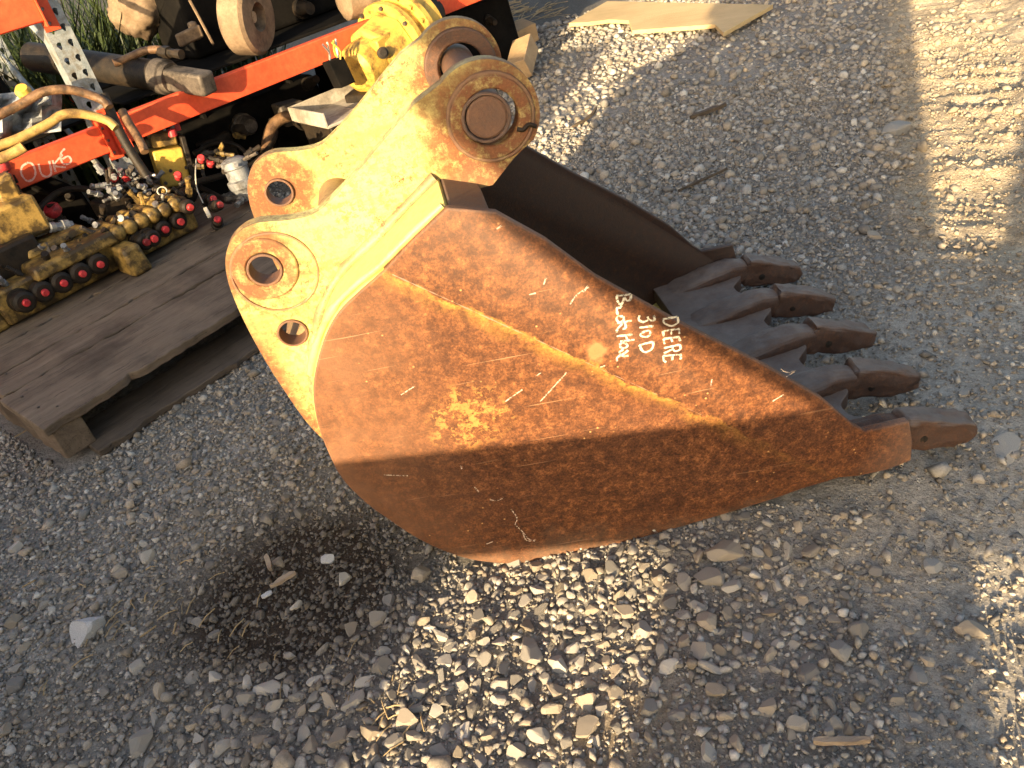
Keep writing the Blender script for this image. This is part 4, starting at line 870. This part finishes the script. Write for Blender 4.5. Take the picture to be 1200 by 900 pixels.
# ------------------------------------------------------------------ stones
def ico(sub):
    bm = bmesh.new(); bmesh.ops.create_icosphere(bm, subdivisions=sub, radius=1.0); bm.verts.index_update()
    v = np.array([p.co[:] for p in bm.verts]); f = np.array([[q.index for q in t.verts] for t in bm.faces]); bm.free(); return v, f
def rocks(n, sub, seed):
    g = np.random.default_rng(seed); v0, f = ico(sub); out = []
    for k in range(n):
        v = v0.copy() * (1 + .10 * g.standard_normal((len(v0), 1)) * (1 if sub < 2 else .25))
        for _ in range(15 if sub > 1 else 4):
            nn = g.standard_normal(3); nn /= np.linalg.norm(nn); d = g.uniform(.42, .80); t = v @ nn - d; v = v - np.clip(t, 0, None)[:, None] * nn
        v = v * np.array((1, g.uniform(.62, .98), g.uniform(.42, .75))); v[:, :2] -= v[:, :2].mean(0)
        v /= np.abs(v[:, :2]).max(); out.append(v)
    return out, f
R_BIG, F_BIG = rocks(24, 3, 1); R_MED, F_MED = rocks(24, 2, 2); R_SML, F_SML = rocks(24, 1, 3)
def octs(n, seed):
    g = np.random.default_rng(seed); v0 = np.array([(1, 0, 0), (0, 1, 0), (-1, 0, 0), (0, -1, 0), (0, 0, 1), (0, 0, -1)], float); f = np.array([(0, 1, 4), (1, 2, 4), (2, 3, 4), (3, 0, 4), (1, 0, 5), (2, 1, 5), (3, 2, 5), (0, 3, 5)])
    return [(v0 + g.normal(0, .28, (6, 3))) * np.array((1, g.uniform(.6, 1), g.uniform(.45, .8))) for _ in range(n)], f
R_TNY, F_TNY = octs(30, 4)
PAL = np.array([(.30, .288, .268), (.25, .242, .228), (.36, .345, .32), (.31, .275, .232), (.185, .178, .17), (.25, .22, .182), (.43, .415, .39), (.225, .215, .205), (.34, .30, .25), (.28, .266, .25)]) * np.array((1.07, 1.045, .995))
PNAME = ['grey', 'mid grey', 'light grey', 'tan', 'dark grey', 'brown', 'pale', 'slate grey', 'light tan', 'dull grey']

def keepout(x, y, rad=0.0):
    inb = (x > -.15 - rad) & (x < .60 + rad) & (y > 1.10 - .125 * np.clip((x - .1) / .5, 0, 1) - rad * .4) & (y < 1.70 + rad)
    q = np.stack([x - PC[0], y - PC[1]], -1); a = q @ PE[:2]; b_ = q @ PN[:2]
    inp = (a > -.06 - rad) & (a < 1.2) & (b_ > -.05 - rad) & (b_ < 1.15)
    return inb | inp
def in_view(x, y, mg=60):
    px, py, z = proj(np.stack([x, y, np.zeros_like(x)], -1)); return (z > .1) & (px > -mg) & (px < 1200 + mg) & (py > -mg) & (py < 900 + mg), px, py, z

def bigness(x, y):
    pile = np.exp(-(((x - .05) / .42) ** 2 + ((y - .84) / .20) ** 2)); left = np.exp(-(((x + .55) / .35) ** 2 + ((y - .85) / .2) ** 2))
    return pile, left
# medium and large stones by dart throwing
g = np.random.default_rng(5); N = 170000
cx_ = g.uniform(-2.2, 3.6, N); cy_ = .2 + 5.4 * g.random(N) ** 1.35
pile, left = bigness(cx_, cy_); pk = packed(cx_, cy_); cly = clay(cx_, cy_); sl_ = soil(cx_, cy_)
patch = sst(.35, .6, fbm(cx_ * 2.6, cy_ * 2.6, 90))
mean = .0062 + .0042 * pile + .0026 * left + .0050 * sst(1.5, 2.6, cy_) * sst(.1, .5, cx_)
siz = mean * np.exp(g.normal(0, .40, N)); siz = np.clip(siz, .0042, .021)
prob = np.clip(.30 + .7 * patch + .8 * pile + .4 * left, 0, 1); prob *= (1 - .90 * pk * (1 - .6 * pile)); prob *= (1 - .88 * cly); prob *= (1 - .55 * sl_); prob *= 1 - .85 * np.exp(-(((cx_ - .07) / .15) ** 2 + ((cy_ - .69) / .08) ** 2))
ok = (g.random(N) < prob) & ~keepout(cx_, cy_, .006); iv, *_ = in_view(cx_, cy_, 260); ok &= iv
cell = {}; keep = []
order = np.argsort(-siz)
for i in order:
    if not ok[i]: continue
    x, y, s_ = cx_[i], cy_[i], siz[i]; ci, cj = int(x // .07), int(y // .07); hit = False
    for a in (-1, 0, 1):
        for b_ in (-1, 0, 1):
            for (x2, y2, s2) in cell.get((ci + a, cj + b_), ()):
                if (x - x2) ** 2 + (y - y2) ** 2 < (.68 * (s_ + s2)) ** 2: hit = True; break
            if hit: break
        if hit: break
    if not hit: keep.append(i); cell.setdefault((ci, cj), []).append((x, y, s_))
keep = np.array(keep); mx, my, ms = cx_[keep], cy_[keep], siz[keep]
print('medium stones', len(keep))

def rotmats(n, g, tilt=.45):
    a = g.uniform(0, 2 * np.pi, n); b_ = g.normal(0, tilt, n); c = g.uniform(0, 2 * np.pi, n)
    ca, sa, cb, sb, cc, sc_ = np.cos(a), np.sin(a), np.cos(b_), np.sin(b_), np.cos(c), np.sin(c); o = np.zeros(n); l = np.ones(n)
    Rz = np.stack([ca, -sa, o, sa, ca, o, o, o, l], -1).reshape(n, 3, 3); Rx = np.stack([l, o, o, o, cb, -sb, o, sb, cb], -1).reshape(n, 3, 3); Rz2 = np.stack([cc, -sc_, o, sc_, cc, o, o, o, l], -1).reshape(n, 3, 3)
    return Rz @ Rx @ Rz2
def stone_cols(n, g, x, y):
    c = PAL[g.integers(0, len(PAL), n)] * g.uniform(.78, 1.18, (n, 1)); cl = clay(x, y)[:, None]; d = np.clip(soil(x, y), 0, 1)[:, None]
    c = c * (1 - .6 * cl) + .6 * cl * np.array((.36, .29, .20)); return c * (1 - .68 * d) + .68 * d * np.array((.075, .062, .052))

def mat_stone(name, attr):
    m = Mt(name); n1 = m.noise(70, 6, .7); n2 = m.noise(400, 4, .7)
    if attr: base = m.attr('col')
    else: base = m.n.new('ShaderNodeObjectInfo').outputs['Color']
    c = m.mix(.45, base, m.ramp(n1, [(.3, .2), (.7, .85)]), 'OVERLAY'); c = m.mix(.35, c, m.ramp(n2, [(.3, .25), (.7, .8)]), 'OVERLAY')
    return m.fin(c, .88, 0, m.math('ADD', n1, m.math('MULTIPLY', n2, .5)), .5, .0025, .2)
M_STONES = mat_stone('gravel_stone', True); M_STONE1 = mat_stone('loose_stone', False)

def stone_stuff(name, label, x, y, s_, sets, faces, seed, sink=.36, tilt=.45):
    g = np.random.default_rng(seed); n = len(x); var = g.integers(0, len(sets), n); R = rotmats(n, g, tilt); col = stone_cols(n, g, x, y); z = gz(x, y)
    VV = []; FF = []; CC = []; base = 0
    for k in range(len(sets)):
        ii = np.where(var == k)[0]
        if not len(ii): continue
        v = np.einsum('nij,vj->nvi', R[ii], sets[k]) * s_[ii][:, None, None]; hmin = v[:, :, 2].min(1); hmax = v[:, :, 2].max(1)
        v[:, :, 0] += x[ii][:, None]; v[:, :, 1] += y[ii][:, None]; v[:, :, 2] += (z[ii] - hmin - (hmax - hmin) * g.uniform(sink * .4, sink * 1.5, len(ii)))[:, None]
        nv = v.shape[1]; f_ = faces[None] + (base + np.arange(len(ii)) * nv)[:, None, None]; base += len(ii) * nv
        VV.append(v.reshape(-1, 3)); FF.append(f_.reshape(-1, 3)); CC.append(np.repeat(col[ii], nv, 0))
    VV, FF, CC = np.concatenate(VV), np.concatenate(FF), np.concatenate(CC); me = bpy.data.meshes.new(name)
    me.vertices.add(len(VV)); me.vertices.foreach_set('co', VV.ravel()); me.loops.add(FF.size); me.loops.foreach_set('vertex_index', FF.ravel().astype(np.int32))
    me.polygons.add(len(FF)); me.polygons.foreach_set('loop_start', np.arange(0, FF.size, 3, dtype=np.int32)); me.update(calc_edges=True)
    ca = me.color_attributes.new('col', 'FLOAT_COLOR', 'POINT'); ca.data.foreach_set('color', np.concatenate([CC, np.ones((len(CC), 1))], 1).ravel())
    me.materials.append(M_STONES); o = bpy.data.objects.new(name, me); COL.objects.link(o); o['kind'] = 'stuff'; o['label'] = label; o['category'] = 'gravel'; print(name, n, len(FF)); return o

# hand-placed stones that can be told apart in the photograph: px, py, radius, colour, stretch, yaw, label
M_WHITE = simple('pale_quartz', (.46, .47, .48), (.60, .61, .62), 30, .7, 0, .5, .002, (.34, .34, .34))
SPEC = [(103, 737, .036, M_WHITE, (1, .88, .85), .3, 'white quartz rock lying alone on the dark soil at left'),
        (621, 762, .032, M_STONE1, (.72, 1.1, .8), .4, 'pointed pale stone standing out in the sunlit patch'),
        (850, 645, .034, M_STONE1, (1.1, .75, .55), -.3, 'large flat grey slab stone against the bucket belly'),
        (833, 675, .026, M_STONE1, (1.15, .75, .7), -.5, 'smooth oval stone next to the flat slab stone'),
        (858, 686, .021, M_STONE1, (1, .9, .7), .3, 'cracked round stone below the flat slab stone'),
        (1141, 738, .022, M_STONE1, (1.2, .8, .7), -.7, 'oval pale pebble alone on packed dirt at lower right'),
        (1093, 662, .019, M_STONE1, (1, .85, .6), .7, 'squarish grey stone above the oval pebble at right'),
        (1052, 150, .055, M_STONE1, (1.2, .7, .6), .5, 'biggest grey rock on the shaded gravel beyond the teeth'),
        (900, 828, .017, M_STONE1, (1.1, .8, .6), .4, 'flat four sided stone at the bottom right of centre'),
        (1076, 790, .020, M_STONE1, (.85, 1, .6), .1, 'round flat stone among the lower right dirt'),
        (312, 806, .024, M_STONE1, (1.1, .8, .5), -.6, 'dark wedge shaped stone below the dark soil patch'),
        (688, 850, .022, M_STONE1, (1.2, .8, .7), .5, 'long pale stone at the lower edge of the sunlit patch'),
        (415, 820, .022, M_STONE1, (1.2, .8, .7), .5, 'broad lit stone at the left of the sunlit patch'),
        (165, 868, .027, M_STONE1, (1.1, .9, .7), .9, 'brownish blocky stone at the bottom left'),
        (130, 655, .014, M_STONE1, (1, .8, .7), .2, 'light pebble on the dark soil above the white rock'),
        (384, 656, .016, M_WHITE, (1.2, .8, .7), -.2, 'small white stone left of the bucket heel'),
        (403, 678, .017, M_STONE1, (.8, 1.1, .8), -.5, 'pale upright stone just right below the small white stone'),
        (208, 536, .012, M_STONE1, (1, .9, .8), 0, 'light stone at the foot of the pallet corner'),
        (1182, 522, .034, M_STONE1, (1.2, .9, .25), .4, 'large half buried flat rock right of the nearest tooth'),
        (1130, 460, .014, M_STONE1, (1.1, .8, .6), .4, 'small pale stone right of the fourth tooth'),
        (1025, 185 + 90, .030, M_STONE1, (.6, 1.2, .6), .2, 'upright grey stone on the shaded gravel above the teeth'),
        (705, 830, .014, M_STONE1, (1, .8, .7), .4, 'small tan stone beside the long pale stone')]
bigmesh = []
for k, v in enumerate(R_BIG):
    me = bpy.data.meshes.new('loose_stone'); me.from_pydata(v.tolist(), [], F_BIG.tolist()); me.materials.append(M_STONE1); me.update(); bigmesh.append(me)
ROUND = sorted(range(24), key=lambda k: -min(np.ptp(R_BIG[k][:, 1]), np.ptp(R_BIG[k][:, 0])))
for i, (px, py, s_, mt, st, yaw, lb) in enumerate(SPEC):
    p = onZ(px, py, .01)
    for _ in range(4): p = onZ(px, py, gz(np.array([p[0]]), np.array([p[1]]))[0] + s_ * .3)
    me = bigmesh[ROUND[i % 8]]
    if mt is not M_STONE1: me = me.copy(); me.materials.clear(); me.materials.append(mt)
    o = bpy.data.objects.new('loose_stone', me); COL.objects.link(o); o.location = (p[0], p[1], gz(np.array([p[0]]), np.array([p[1]]))[0] + s_ * st[2] * .30)
    o.color = tuple(PAL[[2, 0, 8, 9, 6, 3][i % 6]]) + (1,); o.scale = (s_ * st[0], s_ * st[1], s_ * st[2] * 1.25); o.rotation_euler = (random.uniform(-.2, .2), random.uniform(-.2, .2), yaw); tag(o, lb, 'stone', 'stones told apart on the gravel')
    d = (mx - p[0]) ** 2 + (my - p[1]) ** 2; sel = d > (s_ * .9 + ms * .5) ** 2; mx, my, ms = mx[sel], my[sel], ms[sel]
# the 275 largest in the picture become things of their own
iv, px, py, dz_ = in_view(mx, my, -4); appar = np.where(iv & (dz_ < 3.2), ms / dz_, 0); rank = np.argsort(-appar); ind = rank[:275]; rest = np.ones(len(mx), bool); rest[ind] = False
big_, sml_ = np.quantile(appar[ind], .75), np.quantile(appar[ind], .35)
def zone(qx, qy):
    if qx > 1000 and qy > 780: return 'on the packed dirt at the lower right corner'
    if qx > 850 and qy > 690: return 'on the packed dirt below the oval pebble and teeth'
    if qx > 830 and qy > 540: return 'beside the bucket belly under the nearest tooth'
    if qx > 560 and qy <= 560: return 'in the shaded gravel beyond the teeth' if qx > 930 else 'in the gravel beyond the bucket mouth'
    if qx > 640 and qy > 780: return 'at the lower edge of the sunlit patch'
    if qx > 640: return 'in the sunlit gravel touching the bucket belly'
    if qx > 440 and qy > 780: return 'in the sunlit patch at the bottom edge'
    if qx > 440: return 'in the sunlit gravel below the bucket heel'
    if qx > 260 and qy > 760: return 'in the shade below the dark soil patch'
    if qy > 780: return 'at the lower left corner below the white rock'
    if qx > 260 and qy > 560: return 'on the dark soil left of the bucket heel'
    if qy > 600: return 'in the shade around the white rock'
    return 'in the shaded gravel between pallet and bucket'
SAME = {}
for i in ind:
    x, y = mx[i], my[i]; ci = int(g.integers(0, len(PAL))); vi = int(g.integers(0, 24)); s_ = float(ms[i]); fl = float(g.uniform(.7, 1.25))
    o = bpy.data.objects.new('loose_stone', bigmesh[vi]); COL.objects.link(o); cf = PAL[ci] * g.uniform(.85, 1.15); o.color = tuple(cf) + (1,)
    o.scale = (s_, s_ * g.uniform(.8, 1.0), s_ * fl); o.rotation_euler = (g.normal(0, .35), g.normal(0, .35), g.uniform(0, 6.28))
    o.location = (x, y, gz(np.array([x]), np.array([y]))[0] + s_ * g.uniform(-.05, .28))
    zn = zone(px[i], py[i]); size = 'large' if appar[i] > big_ else 'small' if appar[i] < sml_ else 'medium'; shp = 'flat' if fl < .85 else 'chunky' if fl > 1.1 else 'angular'
    SAME.setdefault(f'{size} {shp} {PNAME[ci]} stone {zn}', []).append((px[i], o))
ORD = {2: ('leftmost', 'rightmost'), 3: ('leftmost', 'middle', 'rightmost'), 4: ('leftmost', 'second', 'third', 'rightmost'), 5: ('leftmost', 'second', 'third', 'fourth', 'rightmost')}
for lb, l_ in SAME.items():
    for k, (_, o) in enumerate(sorted(l_, key=lambda t: t[0])): tag(o, lb if len(l_) not in ORD else ORD[len(l_)][k] + ' ' + lb, 'stone', 'loose stones on the gravel')
x, y, s_ = mx[rest], my[rest], ms[rest]; near = (y < 1.9) & (s_ > .009)
stone_stuff('gravel', 'loose grey crushed stone gravel covering the yard', x[near], y[near], s_[near], R_MED, F_MED, 8)
stone_stuff('gravel', 'smaller crushed gravel spread across the yard', x[~near], y[~near], s_[~near], R_SML, F_SML, 9)
# fine chippings
N = 190000; fx = g.uniform(-1.6, 2.4, N); fy = .25 + 3.2 * g.random(N) ** 1.25; iv, *_ = in_view(fx, fy, 90)
ok = iv & ~keepout(fx, fy, 0) & (g.random(N) < np.clip(1 - .45 * packed(fx, fy) - .75 * clay(fx, fy), .05, 1)); fx, fy = fx[ok], fy[ok]
fs_ = np.exp(g.normal(math.log(.0032), .42, len(fx))) * (1 + .22 * fy)
stone_stuff('gravel_chippings', 'fine grey stone chippings between the gravel', fx, fy, fs_, R_TNY, F_TNY, 10, .3, .8)

# ------------------------------------------------------------------ chips and twigs
def chip(name, px, py, ln, wd, th, yaw, mat, label, tilt=.05, cat='wood chip', bend=.0):
    p = onZ(px, py, 0)
    for _ in range(3): p = onZ(px, py, gz(np.array([p[0]]), np.array([p[1]]))[0] + .012)
    q = random.Random(int(px * 7 + py)); mb = MB(); secs = []; d = np.array((math.cos(yaw), math.sin(yaw), tilt)); s_ = np.array((-d[1], d[0], 0)); n = 7
    for k in range(n):
        t = k / (n - 1) - .5; c = p + d * ln * t + s_ * bend * (4 * t * t) + np.array((0, 0, .004)); a = wd * (.5 - .12 * q.random()) * (1 - .55 * abs(2 * t) ** 3); b_ = th * .5
        secs.append([c + s_ * a, c - s_ * a * q.uniform(.7, 1), c - s_ * a * .9 + np.array((0, 0, b_ * 2)), c + s_ * a * .8 + np.array((0, 0, b_ * 2 * q.uniform(.7, 1.2)))])
    mb.loft(secs); return tag(mb.build(name, mat, None, 25), label, cat)
chip('wood_chip', 316, 662, .045, .014, .008, 1.85, M_CHIP, 'splintered wood chip standing out of the dark soil, left of its twin')
chip('wood_chip', 333, 682, .055, .014, .008, .35, M_CHIP, 'splintered wood chip lying on the dark soil below the other chip')
chip('wood_chip', 314, 699, .022, .016, .004, .3, M_WHITE, 'small pale flake below the splintered wood chips', cat='flake')
chip('wood_stick', 986, 872, .075, .012, .010, -.30, M_CHIP, 'short grey stick on the dirt at the bottom edge', cat='stick')
chip('twig', 824, 213, .20, .010, .008, .25, M_TWIG, 'dark thin twig on the shaded gravel beyond the bucket mouth', cat='twig')
chip('twig', 690, 140, .20, .016, .012, .75, M_TWIG, 'dark twig in the sunlit strip behind the bucket', cat='twig', bend=.02)
chip('twig', 830, 133, .16, .030, .014, .1, M_TWIG, 'short dark bark strip on the shaded gravel', cat='twig')
chip('wood_stick', 175, 742, .035, .003, .003, .5, M_STRAW, 'thin pale stick on the dark soil near the white rock', cat='stick')
chip('wood_stick', 206, 738, .025, .0035, .003, 1.5, M_STRAW, 'thin pale stick upright right of the white rock', cat='stick')
chip('wood_stick', 35, 686, .028, .003, .003, .4, M_STRAW, 'thin pale stick on gravel at the left edge', cat='stick')
chip('wood_stick', 25, 510, .035, .004, .003, .5, M_STRAW, 'pale stick under the left side of the pallet', cat='stick')
